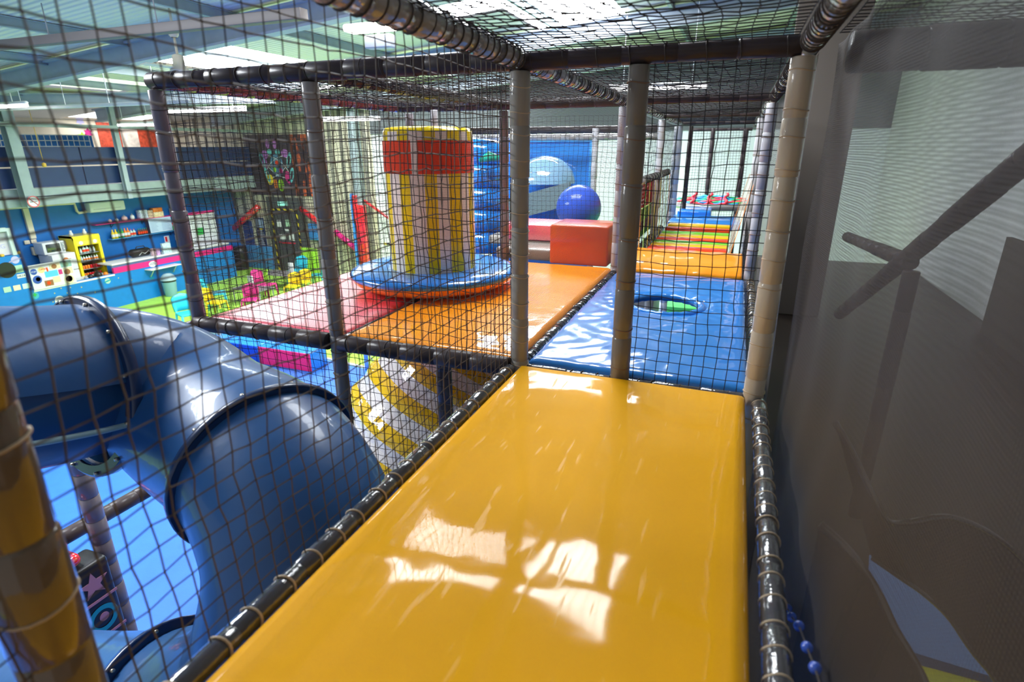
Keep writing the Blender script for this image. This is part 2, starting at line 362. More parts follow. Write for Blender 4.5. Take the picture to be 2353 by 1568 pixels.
# ================================================================== PLAY FRAME
def foam_tube_mesh(a, b, r, seg=0.24, wob=0.0025, n=16):
    """foam sleeve with slight seams between lengths"""
    a = Vector(a); b = Vector(b); L_ = (b - a).length; k = max(1, round(L_ / seg)); pts = []; rs = []
    for i in range(k):
        t0 = i / k; t1 = (i + 1) / k; e = 0.006 / L_
        rr = r + wob * 2 * H(i, L_ * 3, a.x)
        for t, q in ((t0 + e * .2, rr * .93), (t0 + e, rr), ((t0 + t1) / 2, rr * 1.008), (t1 - e, rr), (t1 - e * .2, rr * .93)):
            pts.append(a + (b - a) * t); rs.append(q)
    mb = MB(); mb.tube(pts, rs, n); return mb
TIE = {}
def tie_mesh(r, m, axis, wire=0.0028):
    key = (round(r, 4), m.name, axis, wire)
    if key in TIE: return TIE[key]
    mb = MB(); pts = []
    for k in range(18):
        a = 2 * pi * k / 18; p = (cos(a) * r, sin(a) * r, 0.004 * sin(a * 2))
        if axis == 'X': p = (p[2], p[0], p[1])
        if axis == 'Y': p = (p[0], p[2], p[1])
        pts.append(p)
    mb.tube(pts, wire, 5, closed=True, up=(0, 0, 1) if axis != 'Z' else (0, 0, 1))
    me = bpy.data.meshes.new('cord_tie'); me.from_pydata(mb.v, [], mb.f); me.materials.append(m); me.polygons.foreach_set('use_smooth', mb.sm); TIE[key] = me
    return me
def bar(name, label, cat, a, b, r, m, ties=0.0, tm=None, group=None, seg=0.24, wire=0.0028, t_from=0.0, t_to=1.0):
    a = Vector(a); b = Vector(b); d = b - a
    ax = 'XYZ'[max(range(3), key=lambda i: abs(d[i]))]
    t = thing(name, label, cat, a, group)
    part(foam_tube_mesh(a, b, r, seg), 'foam_sleeve', m, t)
    if ties > 0:
        n = int(d.length * (t_to - t_from) / ties)
        for i in range(n):
            f = t_from + (i + 0.5 + 0.35 * H(i, a.x, a.y)) / n * (t_to - t_from)
            o = bpy.data.objects.new('cord_tie', tie_mesh(r + 0.0015, tm or m_tie, ax, wire)); COL.objects.link(o); o.parent = t
            o.location = d * f; o.rotation_euler = (0.10 * H(i, 1), 0.10 * H(i, 2), 0.1 * H(i, 3))
    return t
PR = 0.047
def post(label, x, y, z0=0.0, z1=T - .02, r=PR, m=None, ties=0.13, tm=None, lo=None):
    t0 = 0.0 if lo is None else (lo - z0) / (z1 - z0)
    return bar('padded_post', label, 'post', (x, y, z0), (x, y, z1), r, m or m_post, ties, tm, t_from=t0, group='padded posts of the play frame')
post('dark mauve padded corner post, leftmost of the front row of posts', XF, Y0, 0.04, m=m_postdark, ties=0.17, tm=m_tied, lo=1.8)
post('grey padded post between the pink mat and the orange mat in the front row', XM, Y0, 0.04, m=m_post, ties=0.16, tm=m_tieb, lo=1.5)
post('grey padded corner post with tan cords where yellow, orange and blue mats meet', XL, Y0, 0.04, m=m_greyv, ties=0.115, lo=2.9)
post('plain grey padded post mid walkway at the edge of the yellow mat', -0.455, Y0, D - 0.05, m=m_olive, ties=0.2, tm=m_tieb)
post('cream grey padded post with cord rings beside the right mesh wall', XR + .01, Y0, 2.6, m=m_postcream, ties=0.12, lo=3.5)
post('very close blurred brown padded post at the lower left edge', XL - .07, 0.44, 2.0, m=m_brownpost, ties=0.3, tm=m_tie, r=0.062)
post('slim grey padded post at the far left end of the blue mat with hole', XL, Y1, 0.04, m=m_postlight, ties=0.14, tm=m_tieb, lo=3.6)
post('pale lilac padded post on the right beside the orange flap', XR + .02, Y1, 2.6, m=m_postlight, ties=0.15, tm=m_tieb, lo=3.5)
post('pale padded post on the left halfway along the plank bridge', XL, Y2, 0.04, m=m_postlight, ties=0.25, tm=m_tieb, lo=3.6)
post('pale padded post on the right halfway along the plank bridge', XR + .02, Y2, 2.6, m=m_postlight, ties=0.25, tm=m_tieb, lo=3.5)
post('thick whitish post beyond the plank bridge on the left', XL - .03, Y3, 0.04, r=0.075, m=m_postlight, ties=0)
post('dark post just right of the thick whitish post beyond the bridge', XL + .17, Y3 + .1, D - .1, r=0.04, m=m_bar, ties=0)
post('thin dark post standing behind the webbed ring at the tunnel end', XL + .45, 13.0, 0.04, T, r=0.045, m=m_bar, ties=0)
post('dark netted corner post at the far right of the tunnel end', XR - .12, 13.0, 0.04, r=0.05, m=m_bar, ties=0)
post('grey-brown padded post behind the striped hat near the blue inflatable', XM + .02, Y1 + .1, 0.04, m=m_postdark, ties=0.4, tm=m_tieb, lo=3.6)
post('pale post behind the stack of red blocks near the blue slide panel', -2.95, 7.4, 0.04, m=m_postlight, ties=0)
post('blue-grey post at the right edge of the blue slide panel', -2.02, 8.7, 0.04, T - .1, m=m_postlight, ties=0)
post('pale post in the side bay right of the blue exercise ball', -1.62, 9.2, 0.04, m=m_postlight, ties=0)
post('thin grey post rising behind the left side of the striped hat', -3.32, 5.6, 0.04, m=m_postdark, ties=0)
post('pale post rising behind the top of the striped hat', -2.78, 5.15, D, m=m_postlight, ties=0, r=0.035)
post('dark brown post standing beside the striped inflatable drum below deck', -1.74, 3.2, 0.04, D - .1, m=m_postdark, ties=0, r=0.055)
post('dark padded post beneath the slide tube carrying the printed banner', -4.98, 2.60, 0.04, 3.1, m=m_postdark, ties=0, r=0.075)

def beam(label, a, b, r=0.045, m=None, ties=0.0, tm=None, wire=0.0028): return bar('padded_bar', label, 'bar', a, b, r, m or m_bar, ties, tm, wire=wire, group='padded bars of the play frame')
# top frame
zt = T + 0.03
beam('dark padded top bar running left from the corner post to the leftmost post', (XF - .03, Y0, zt), (XL, Y0, zt), 0.048, m_bar, 0.16, m_tied)
beam('dark padded crossbar over the entrance to the blue mat', (XL, Y0, zt - .01), (XR, Y0, zt - .01), 0.04, m_bar, 0.14, m_tied)
beam('silver-grey wrapped top rail running from the near upper left to the corner post', (XL, -0.9, zt), (XL, Y0 - .04, zt), 0.05, m_silver, 0.07, m_tied, 0.0035)
beam('shiny wrapped top rail running overhead along the right mesh wall, nearest bay', (XR + .03, -0.9, zt), (XR + .03, Y0 - .04, zt), 0.045, m_silver, 0.06, m_tied, 0.003)
beam('silver wrapped top rail above the left edge of the blue mat', (XL, Y0 + .05, zt), (XL, Y1, zt), 0.045, m_silver, 0.075, m_tied)
beam('shiny wrapped top rail along the right mesh wall, second bay', (XR + .03, Y0 + .05, zt), (XR + .03, Y1, zt), 0.042, m_silver, 0.07, m_tied)
beam('dark orange-tinted crossbar over the far end of the blue mat', (XL, Y1 + .04, zt), (XR, Y1 + .04, zt), 0.035, m_bar)
beam('thin top rail above the left side of the plank bridge', (XL, Y1 + .1, zt), (XL, Y3, zt), 0.04, m_silver, 0.2, m_tied)
beam('thin top rail above the right side of the plank bridge', (XR + .03, Y1 + .1, zt), (XR + .03, 12.5, zt), 0.04, m_silver, 0.2, m_tied)
beam('dark crossbar overhead halfway along the plank bridge', (XL, Y2, zt), (XR, Y2, zt), 0.035)
beam('farthest dark crossbar over the end of the tunnel', (XL, Y3 + .1, zt), (XR, Y3 + .1, zt), 0.035)
beam('reddish-brown top rail running back over the pink mat on the far left', (XF, Y0 + .05, zt), (XF, Y1 + .05, zt), 0.045, vinyl('maroon_vinyl_bar', (0.14, 0.03, 0.03), 0.3), 0.15, m_tied)
beam('dark top rail running back above the striped hat', (XM, Y0 + .05, zt), (XM, Y1, zt), 0.045, m_bar, 0.12, m_tied)
beam('dark crossbar behind the striped hat at roof height', (XF, Y1 + .05, zt), (XL - .05, Y1 + .05, zt), 0.045, m_bar, 0.15, m_tied)
beam('pale crossbar seen through mesh above the blue slide panel', (-4.2, 8.7, T - .22), (XL - .1, 8.7, T - .22), 0.05, m_silver, 0.2, m_tied)
beam('dark beam lying along the top of the blue slide panel', (-4.6, 9.4, T - .1), (XL - .2, 9.4, T - .1), 0.06, m_bar)
beam('thin dark crossbar holding the end net behind the webbed ring', (XL, 13.0, zt - .06), (XR, 13.0, zt - .06), 0.03)
# deck edges
zd = D - 0.035
beam('thick dark padded deck edge under the pink mat', (XF, Y0 - .03, zd), (XM - .04, Y0 - .03, zd), 0.052, m_bar, 0.22, m_tied)
beam('thick dark padded deck edge under the front of the orange mat', (XM + .04, Y0 - .03, zd), (XL - .05, Y0 - .03, zd), 0.052, m_bar, 0.22, m_tied)
beam('black shiny edge tube tied with tan cord along the left side of the yellow mat', (XL - .03, -0.9, D - .035), (XL - .03, Y0 - .07, D - .035), 0.034, m_edge, 0.11, m_tie, 0.0035)
beam('black shiny tied tube along the right side of the yellow mat', (XR + .035, -0.9, D - .04), (XR + .035, Y0 - .05, D - .04), 0.032, m_edge, 0.085, m_tie, 0.0032)
beam('dark tied tube in the seam between the yellow and blue mats', (XL + .04, Y0, D - .05), (XR, Y0, D - .05), 0.03, m_edge, 0.07, m_tied)
beam('shiny tied tube in the seam between the orange and blue mats', (XL, Y0 + .05, D - .045), (XL, Y1, D - .045), 0.034, m_edge, 0.06, m_tied)
beam('shiny tied tube along the right side of the blue mat with hole', (XR + .035, Y0 + .05, D - .04), (XR + .035, Y1, D - .04), 0.03, m_edge, 0.09, m_tie)
beam('thin black seam tube between the pink and orange mats', (XM, Y0 + .05, D - .04), (XM, Y1, D - .04), 0.024, m_edge)
beam('dark padded bar running from the leftmost post back towards the blue slide tube', (XF, 2.34, D - .06), (XF, Y0 - .06, D - .06), 0.05, m_bar, 0.3, m_tied)
beam('dark bar crossing under the blue slide tube at lower left', (-5.35, 2.2, 1.45), (-5.3, 4.9, 1.45), 0.075, m_bar, 0.7, m_tied)
beam('dark tied tube at the left side of the plank bridge', (XL - .02, Y1 + .3, D - .10), (XL - .02, 9.2, D - .10), 0.055, m_silver, 0.12, m_tied)
beam('padded hand rail on the left above the red netting beside the bridge', (XL, 6.75, 4.43), (XL, 9.4, 4.43), 0.045, m_silver, 0.08, m_tied)

# --------------------------------------------------------------- nets
def net(name, label, o, u, v, nu, nv, cell, r, m, amp=0.006, bow=0.0, bown=None, group=None, skip=None, sag=0.0):
    """square knotted net: o corner, u and v unit directions"""
    o = Vector(o); u = Vector(u); v = Vector(v); w = u.cross(v).normalized()
    P = []
    for i in range(nu + 1):
        row = []
        for j in range(nv + 1):
            s_ = i / max(nu, 1); t_ = j / max(nv, 1)
            edge = min(1.0, 4 * min(s_, 1 - s_) + .25) * min(1.0, 4 * min(t_, 1 - t_) + .25)
            p = o + u * (i * cell + amp * edge * (1.5 * H(i, j) + 1.6 * sin(j * .37 + i * .11 + o.x))) + v * (j * cell + amp * edge * (1.5 * H(j, i, 3) + 1.6 * sin(i * .29 + o.y + j * .07)))
            p += w * (bow * sin(pi * s_) * sin(pi * t_) + amp * edge * 1.2 * H(i, j, 7))
            p.z -= sag * sin(pi * s_) * sin(pi * t_)
            row.append(p)
        P.append(row)
    mb = MB(); V = mb.v; F = mb.f
    def strand(pts, side):
        base = len(V); N = len(pts)
        for k, p in enumerate(pts):
            q = pts[min(k + 1, N - 1)] - pts[max(k - 1, 0)]; q.normalize()
            a = w; b_ = q.cross(w).normalized()
            rr = r
            for c_, s2 in ((1, 0), (0, 1), (-1, 0), (0, -1)): V.append(tuple(p + a * (c_ * rr) + b_ * (s2 * rr)))
        for k in range(N - 1):
            for e in range(4):
                e2 = (e + 1) % 4; F.append([base + k * 4 + e, base + k * 4 + e2, base + k * 4 + 4 + e2, base + k * 4 + 4 + e])
    for i in range(nu + 1): strand(P[i], u)
    for j in range(nv + 1): strand([P[i][j] for i in range(nu + 1)], v)
    kr = r * 2.1
    for i in range(nu + 1):
        for j in range(nv + 1):
            p = P[i][j]; base = len(V)
            for d in (u, v, -u, -v, w * .8, -w * .8): V.append(tuple(p + d * kr))
            for a, b_, c in ((0, 1, 4), (1, 2, 4), (2, 3, 4), (3, 0, 4), (1, 0, 5), (2, 1, 5), (3, 2, 5), (0, 3, 5)): F.append([base + a, base + b_, base + c])
    mb.mi = [0] * len(F); mb.sm = [False] * len(F)
    ob = mb.build(name, m); return tag(ob, label, 'net', group)
c = 0.056
net('safety_net', 'brown knotted net left of the yellow mat in front of the blue tube slide', (XL - .045, -0.80, D - .03), (0, 1, 0), (0, 0, 1), 63, 27, c, 0.0022, m_netn, 0.007)
net('safety_net', 'black knotted net between the walkway post and the right post before the blue mat', (-0.445, Y0 + .01, D - .02), (1, 0, 0), (0, 0, 1), 11, 27, c, 0.0019, m_net, 0.005)
net('safety_net', 'black knotted net in front of the pink mat, between the two left posts', (XF, Y0 + .01, 1.75), (1, 0, 0), (0, 0, 1), 21, 61, c, 0.0019, m_net, 0.006)
net('safety_net', 'black knotted net in front of the orange mat and striped hat', (XM, Y0 + .01, 1.75), (1, 0, 0), (0, 0, 1), 22, 61, c, 0.0019, m_net, 0.006)
net('roof_net', 'black knotted roof net over the yellow mat', (XL, -0.85, zt + .02), (1, 0, 0), (0, 1, 0), 21, 64, c, 0.0022, m_net, 0.008, sag=0.03)
net('roof_net', 'black knotted roof net over the blue mat with hole', (XL, Y0, zt + .02), (1, 0, 0), (0, 1, 0), 21, 48, c, 0.0022, m_net, 0.008, sag=0.03)
net('roof_net', 'black knotted roof net over the plank bridge', (XL, Y1, zt + .02), (1, 0, 0), (0, 1, 0), 21, 96, c, 0.0022, m_net, 0.006, sag=0.03)
net('roof_net', 'black knotted roof net over the pink mat and the striped hat', (XF, Y0, zt + .01), (1, 0, 0), (0, 1, 0), 43, 48, c, 0.002, m_net, 0.008, sag=0.05)
net('safety_net', 'black knotted net on the far left side of the pink mat', (XF - .01, Y0, D - .02), (0, 1, 0), (0, 0, 1), 48, 27, c, 0.0020, m_net, 0.010, bow=-.03)
net('safety_net', 'black knotted net behind the pink mat and the striped hat', (XF, Y1 + .02, D - .02), (1, 0, 0), (0, 0, 1), 21, 27, c, 0.0020, m_net, 0.010)
net('safety_net', 'black net on the left side of the plank bridge', (XL - .03, Y1, 3.0), (0, 1, 0), (0, 0, 1), 95, 38, c, 0.0020, m_net, 0.006)
net('safety_net', 'black knotted net closing the far end of the tunnel behind the webbed ring', (XL, 13.0, 3.1), (1, 0, 0), (0, 0, 1), 21, 37, c, 0.0028, m_net, 0.005)
net('safety_net', 'black net in the side bay in front of the blue exercise ball', (-3.0, 6.75, D), (1, 0, 0), (0, 0, 1), 34, 26, c, 0.0018, m_net, 0.006)
net('safety_net', 'black net on the right side of the plank bridge', (XR + .0, Y1, 3.0), (0, 1, 0), (0, 0, 1), 95, 16, c, 0.0020, m_net, 0.006)

def panel(name, label, m, p0, p1, fold=0.0, nx=1, ny=1, cat='net'):
    """thin hanging mesh sheet, axis aligned, slightly wavy"""
    p0 = Vector(p0); p1 = Vector(p1); d = p1 - p0
    ax = min(range(3), key=lambda i: abs(d[i])); o_ = [i for i in range(3) if i != ax]
    mb = MB(); vs = []; fs = []
    for i in range(nx + 1):
        for j in range(ny + 1):
            p = p0.copy(); p[o_[0]] += d[o_[0]] * i / nx; p[o_[1]] += d[o_[1]] * j / ny
            p[ax] += fold * (sin(i * .9 + 1.3 * sin(j * .5)) + .5 * sin(i * .37 + j * .8))
            vs.append(p)
    for i in range(nx):
        for j in range(ny): a = i * (ny + 1) + j; fs.append([a, a + ny + 1, a + ny + 2, a + 1])
    mb.add(vs, fs, True)
    ob = mb.build(name, m); return tag(ob, label, cat)
wv_x = weave('fine_black_mesh_front', (0.02, 0.018, 0.02), 0.17, 0.0085, axes=('X', 'Z'))
wv_y = weave('fine_brown_mesh_side', (0.10, 0.075, 0.06), 0.38, 0.0075, axes=('Y', 'Z'))
wv_r = weave('fine_mesh_roof', (0.05, 0.045, 0.045), 0.14, 0.0085, axes=('X', 'Y'))
wv_wall = weave('dark_brown_mesh_wall', (0.040, 0.032, 0.028), 0.60, 0.007, fold=0.13, axes=('Y', 'Z'))
panel('fine_mesh_screen', 'fine black mesh screen hung behind the knotted net in front of pink and orange mats', wv_x, (XF + .03, Y0 + .05, 1.8), (XL - .05, Y0 + .05, T), 0.0)
panel('fine_mesh_screen', 'brownish fine mesh screen between the orange mat and the blue mat', wv_y, (XL, Y0 + .05, D), (XL, Y1, T), 0.0)
panel('fine_mesh_screen', 'fine dark mesh screen over the roof net above the striped hat', wv_r, (XF, Y0, zt + .03), (XL, Y1, zt + .03))
panel('fine_mesh_screen', 'fine black mesh screen on the far left side of the pink mat', weave('fine_black_mesh_side', (0.02, 0.018, 0.02), 0.2, 0.0085, axes=('Y', 'Z')), (XF + .01, Y0, D), (XF + .01, Y1, T))
panel('mesh_wall', 'dark brown mesh wall along the whole right side of the yellow mat', wv_wall, (XR + .13, -0.9, 2.4), (XR + .13, Y0 + .02, T + .02), 0.006, 60, 24)
panel('mesh_wall', 'grey brown mesh wall on the right beside the blue mat and the plank bridge', wv_wall, (XR + .07, Y0 + .06, 3.0), (XR + .07, 12.5, T), 0.006, 80, 12)

# --------------------------------------------------------------- mats
def pad_mesh(x0, x1, y0, y1, z, t, edge=0.05, step=0.06, bulge=0.008, seed=0, hole=None, wr=0.0015):
    nx = max(4, int((x1 - x0) / step)); ny = max(4, int((y1 - y0) / step))
    def prof(d):   # rounding near border
        return -edge * .9 * (1 - sqrt(max(0, 1 - (1 - min(d / edge, 1)) ** 2)))
    xsn = [0, .006, .018, .035] + [edge + (x1 - x0 - 2 * edge) * i / nx for i in range(nx + 1)] + [x1 - x0 - .035, x1 - x0 - .018, x1 - x0 - .006, x1 - x0]
    ysn = [0, .006, .018, .035] + [edge + (y1 - y0 - 2 * edge) * i / ny for i in range(ny + 1)] + [y1 - y0 - .035, y1 - y0 - .018, y1 - y0 - .006, y1 - y0]
    mb = MB(); vs = []; fs = []; NY = len(ysn); keep = []
    for a in xsn:
        for b_ in ysn:
            d = min(a, x1 - x0 - a, b_, y1 - y0 - b_)
            zz = z + prof(d) + bulge * min(1, d / .3) * (1 + .6 * sin(a * 4.1 + seed) * cos(b_ * 3.3 + seed)) + wr * sin(a * 31 + 5 * sin(b_ * 9 + seed)) * sin(b_ * 17 + 3 * sin(a * 7))
            x = x0 + a; y = y0 + b_
            if hole:
                dx = x - hole[0]; dy = y - hole[1]; rr = sqrt(dx * dx + dy * dy)
                if rr < hole[2] * 1.8:
                    rn = hole[2] + (rr / (hole[2] * 1.8)) ** 1.2 * hole[2] * .8
                    if rr > 1e-4:
                        x = hole[0] + dx / rr * rn; y = hole[1] + dy / rr * rn
                    th = atan2(dy, dx); near = 1 - min(1, (rn - hole[2]) / (hole[2] * .8))
                    zz += near * .008 * sin(th * 23) - .03 * near ** 3
            vs.append((x, y, zz)); keep.append(hole is None or (Vector((x0 + a - hole[0], y0 + b_ - hole[1])).length > hole[2] * .12))
    nX = len(xsn)
    for i in range(nX - 1):
        for j in range(NY - 1):
            q = [i * NY + j, (i + 1) * NY + j, (i + 1) * NY + j + 1, i * NY + j + 1]
            if all(keep[k] for k in q): fs.append(q)
    mb.add(vs, fs, True)
    # skirt
    brd = [i * NY for i in range(nX)] + [(nX - 1) * NY + j for j in range(1, NY)] + [i * NY + NY - 1 for i in range(nX - 2, -1, -1)] + [j for j in range(NY - 2, 0, -1)]
    base = len(mb.v); mb.v += [(mb.v[k][0], mb.v[k][1], z - t) for k in brd]; n = len(brd)
    for k in range(n): mb.f.append([brd[k], brd[(k + 1) % n], base + (k + 1) % n, base + k]); mb.mi.append(0); mb.sm.append(True)
    if hole is None: mb.f.append([base + k for k in range(n)][::-1]); mb.mi.append(0); mb.sm.append(False)
    return mb
def matpad(label, m, *a, **k):
    mb = pad_mesh(*a, **k)
    if k.get('hole'):
        h = k['hole']; mb.use(m)
        mb.mi = [0] * len(mb.f)
    return tag(mb.build('floor_pad', m), label, 'mat')
matpad('large glossy yellow floor mat filling the foreground of the walkway', m_yellow, XL + .015, XR - .025, -0.9, Y0 - .04, D, 0.07, bulge=0.006, wr=0.0004)
matpad('glossy orange floor mat under the right side of the striped hat', m_orange, XM + .02, XL - .03, Y0 + .02, Y1, D, 0.06, seed=2)
matpad('wide glossy red-pink floor mat on the far left, washed out by reflections', m_redmat, XF + .03, XM - .02, Y0 + .02, Y1, D, 0.06, seed=4, bulge=.004)
hole = (-0.40, 4.25, 0.27)
t = thing('floor_pad', 'blue wrinkled floor mat with a round climb-through hole', 'mat', (XL + .03, Y0 + .03, D))
part(pad_mesh(XL + .03, XR - .01, Y0 + .03, Y1 - .1, D, 0.06, hole=hole, step=0.03, seed=1, wr=.0025), 'pad', m_blue, t)
mb = MB(); pts = [(hole[0] + cos(a) * hole[2], hole[1] + sin(a) * hole[2], D - .02) for a in [2 * pi * k / 60 for k in range(60)]]
mb.tube(pts, [0.03 + .003 * sin(k * 2.1) for k in range(60)], 10, closed=True); part(mb, 'rolled_rim', m_blue, t, 'ruched blue rim of the hole')
# orange flap mat sloping over the step at the bridge
mb = MB(); pr = []
vs = []; fs = []; n = 24
prof = [(5.36, D + .012), (5.42, D + .045), (5.60, D + .07), (5.95, D + .10), (6.15, D + .09), (6.22, D + .05), (6.22, D - .06), (5.36, D - .06)]
t = MB(); x0, x1 = XL + .05, XR - .04
vs = [(x0 + (x1 - x0) * i / n, y, z + .004 * sin(i * 1.1 + y * 5)) for i in range(n + 1) for (y, z) in prof]; P_ = len(prof)
fs = [[i * P_ + k, (i + 1) * P_ + k, (i + 1) * P_ + (k + 1) % P_, i * P_ + (k + 1) % P_] for i in range(n) for k in range(P_)] + [list(range(P_)), [n * P_ + k for k in range(P_)][::-1]]
t.add(vs, fs, True); o = t.build('orange_step_pad', m_orange); bv = o.modifiers.new('bevel', 'BEVEL'); bv.width = .02; bv.segments = 3
tag(o, 'raised glossy orange pad between the blue mat with hole and the plank bridge', 'mat')

# --------------------------------------------------------------- plank bridge
br = thing('plank_bridge', 'colourful hanging plank bridge with webbing straps, beyond the orange pad', 'bridge', (-0.43, 6.3, D))
cols = ['green', 'green', 'red', 'yellow', 'green', 'red', 'yellow', 'green', 'red', 'yellow']
pm = {'green': vinyl('plank_green_vinyl', (0.20, 0.66, 0.04)), 'red': vinyl('plank_red_vinyl', (0.85, 0.05, 0.01)), 'yellow': vinyl('plank_yellow_vinyl', (0.98, 0.60, 0.005))}
py = [6.35, 6.68, 7.02, 7.30, 7.55, 7.82, 8.12, 8.42, 8.82, 9.22]
for k, (cn, y) in enumerate(zip(cols, py)):
    z = D - .01 - .02 * sin(pi * (y - 6.2) / 3.2); mb = MB(); hw = .115 if cn != 'green' or k < 2 else .09
    mb.rbox((-0.92 + .005 * H(k, 1), y - hw, z - .05), (0.0 + .008 * H(k, 2), y + hw, z), 0.022)
    part(mb, 'plank', pm[cn], br, cn + ' padded plank')
m_str = [mat('orange_webbing', (0.95, 0.30, 0.05), .6), mat('green_webbing', (0.42, 0.62, 0.16), .6), mat('yellow_webbing', (0.85, 0.72, 0.12), .6), mat('tan_webbing', (0.42, 0.28, 0.18), .6), mat('cream_webbing', (0.85, 0.80, 0.65), .6)]
def strap(a, b, w, m, par, name='strap', th=0.004, flat=(0, 1, 0)):
    a = Vector(a); b = Vector(b); d = (b - a).normalized(); f = Vector(flat); s_ = (f - d * f.dot(d)).normalized() * (w / 2); n_ = d.cross(s_).normalized() * th / 2
    mb = MB(); mb.add([a - s_ - n_, a + s_ - n_, a + s_ + n_, a - s_ + n_, b - s_ - n_, b + s_ - n_, b + s_ + n_, b - s_ + n_], [[0, 1, 2, 3], [4, 7, 6, 5], [0, 4, 5, 1], [1, 5, 6, 2], [2, 6, 7, 3], [3, 7, 4, 0]], False)
    return part(mb, name, m, par)
for k, y in enumerate(py):
    z = D - .03 - .02 * sin(pi * (y - 6.2) / 3.2)
    strap((-0.93, y, z), (XL + .015, y + .35, 4.40), 0.05 if k == 0 else .035, m_str[[0, 1, 2, 3, 2, 3, 2, 3, 1, 0][k]], br)
    strap((0.01, y, z), (XR - .01, y + .45, 4.40), 0.05 if k == 0 else .03, m_str[[0, 4, 4, 3, 4, 4, 4, 4, 3, 0][k]], br)
for sx in (-0.85, -0.08):
    mb = MB(); mb.rbox((sx - .03, 6.3, D - .10), (sx + .03, 9.3, D - .085), .005); part(mb, 'carrier_strap', m_tied, br)
# red mesh side below the left hand rail
t = thing('side_netting', 'red and white netting with a green band hung below the left hand rail', 'net', (XL - .06, 6.75, 4.40))
mb = MB(); mb.box((XL - .09, 6.75, 4.05), (XL - .08, 9.4, 4.40)); part(mb, 'red_band', weave('red_mesh', (0.8, 0.02, 0.04), 0.75, 0.05, axes=('Y', 'Z')), t)
mb = MB(); mb.box((XL - .10, 6.75, 3.88), (XL - .085, 9.4, 4.04)); part(mb, 'green_band', m_lime, t)
mb = MB(); mb.box((XL - .11, 6.75, 3.74), (XL - .095, 9.4, 3.87)); part(mb, 'purple_band', mat('lilac_cloth', (0.45, 0.25, 0.45), .6), t)
t = thing('platform_pad', 'blue vinyl platform at the far end of the plank bridge', 'mat', (-0.45, 9.9, D))
mb = MB(); mb.rbox((XL + .05, 9.45, D - .12), (XR - .05, 10.5, D - .01), .03); part(mb, 'pad', m_blue, t)
mb = MB(); mb.rbox((XL + .1, 10.5, D - .1), (-0.35, 11.2, D + .06), .03); part(mb, 'raised_step', m_blue, t)
# webbed ring
t = thing('webbed_ring', 'grey padded ring laced with red, green and blue straps at the tunnel end', 'climbing ring', (-0.40, 11.9, D))
mb = MB(); mb.tube([(-0.40 + .72 * cos(a), 11.95 + .72 * sin(a), D + .05) for a in [2 * pi * k / 48 for k in range(48)]], 0.06, 10, closed=True); part(mb, 'padded_rim', m_silver, t)
wc = [mat('red_lacing', (0.85, 0.03, 0.06), .5), mat('green_lacing', (0.02, 0.40, 0.14), .5), mat('blue_lacing', (0.03, 0.30, 0.80), .5), mat('teal_lacing', (0.05, 0.55, 0.6), .5)]
for k in range(12):
    y = 11.35 + k * .11; hwid = sqrt(max(.01, .68 ** 2 - (y - 11.95) ** 2))
    pts = [(-0.40 - hwid + 2 * hwid * i / 10, y, D + .10 + .05 * (k / 12) + .02 * sin(i * 1.7 + k * 2.1)) for i in range(11)]
    mb = MB(); mb.tube(pts, 0.022, 6); part(mb, 'lacing', wc[[0, 2, 1, 0, 3, 0, 1, 2, 0, 1, 2, 3][k]], t)
for k in range(3):
    x = -0.75 + k * .3; mb = MB(); mb.tube([(x + .03 * sin(i), 11.3 + .13 * i, D + .13 + .01 * i) for i in range(10)], 0.025, 6); part(mb, 'lacing', wc[0], t)

# --------------------------------------------------------------- striped hat
hx, hy = -2.33, 4.2
t = thing('striped_hat_roundabout', 'tall yellow and white striped hat with red band and blue brim on the mat', 'soft play hat', (hx, hy, D))
def strip_cyl(r, z0, z1, ncol, colf, rtop=None, n=96):
    mb = MB(); rtop = rtop or r
    for k in range(n):
        a0 = 2 * pi * k / n; a1 = 2 * pi * (k + 1) / n; mb.use(colf(k / n), True)
        mb.add([(hx + r * cos(a0), hy + r * sin(a0), z0), (hx + r * cos(a1), hy + r * sin(a1), z0), (hx + rtop * cos(a1), hy + rtop * sin(a1), z1), (hx + rtop * cos(a0), hy + rtop * sin(a0), z1)], [[0, 1, 2, 3]])
    return mb
m_yv = vinyl('bright_yellow_vinyl', (0.98, 0.72, 0.0), 0.3, 0.8, 1.6, .15)
def stripes(f): return m_yv if int((f * 22 + .35) % 2) == 0 else m_whitev
part(strip_cyl(.355, D + .14, D + .93, 22, stripes, .357), 'striped_body', None, t)
part(strip_cyl(.36, D + .93, D + 1.17, 22, lambda f: m_whitev if .765 < f < .79 else m_redo), 'red_band', None, t, 'orange-red band round the hat')
part(strip_cyl(.357, D + 1.17, D + 1.235, 22, stripes, .352), 'striped_crown', None, t)
mb = MB(); mb.lathe((hx, hy, 0), [(.352, D + 1.235), (.335, D + 1.262), (.28, D + 1.272), (0, D + 1.275)], 48); part(mb, 'top', m_yv, t)
mb = MB(); mb.lathe((hx, hy, 0), [(.33, D + .165), (.50, D + .175), (.63, D + .168), (.685, D + .150), (.70, D + .130), (.69, D + .108)], 64); part(mb, 'brim', m_blue, t, 'blue brim')
mb = MB(); mb.lathe((hx, hy, 0), [(.69, D + .106), (.672, D + .07), (.60, D + .03), (.40, D + .014), (0, D + .014)], 64); part(mb, 'brim_underside', m_orange, t, 'orange underside of the brim')

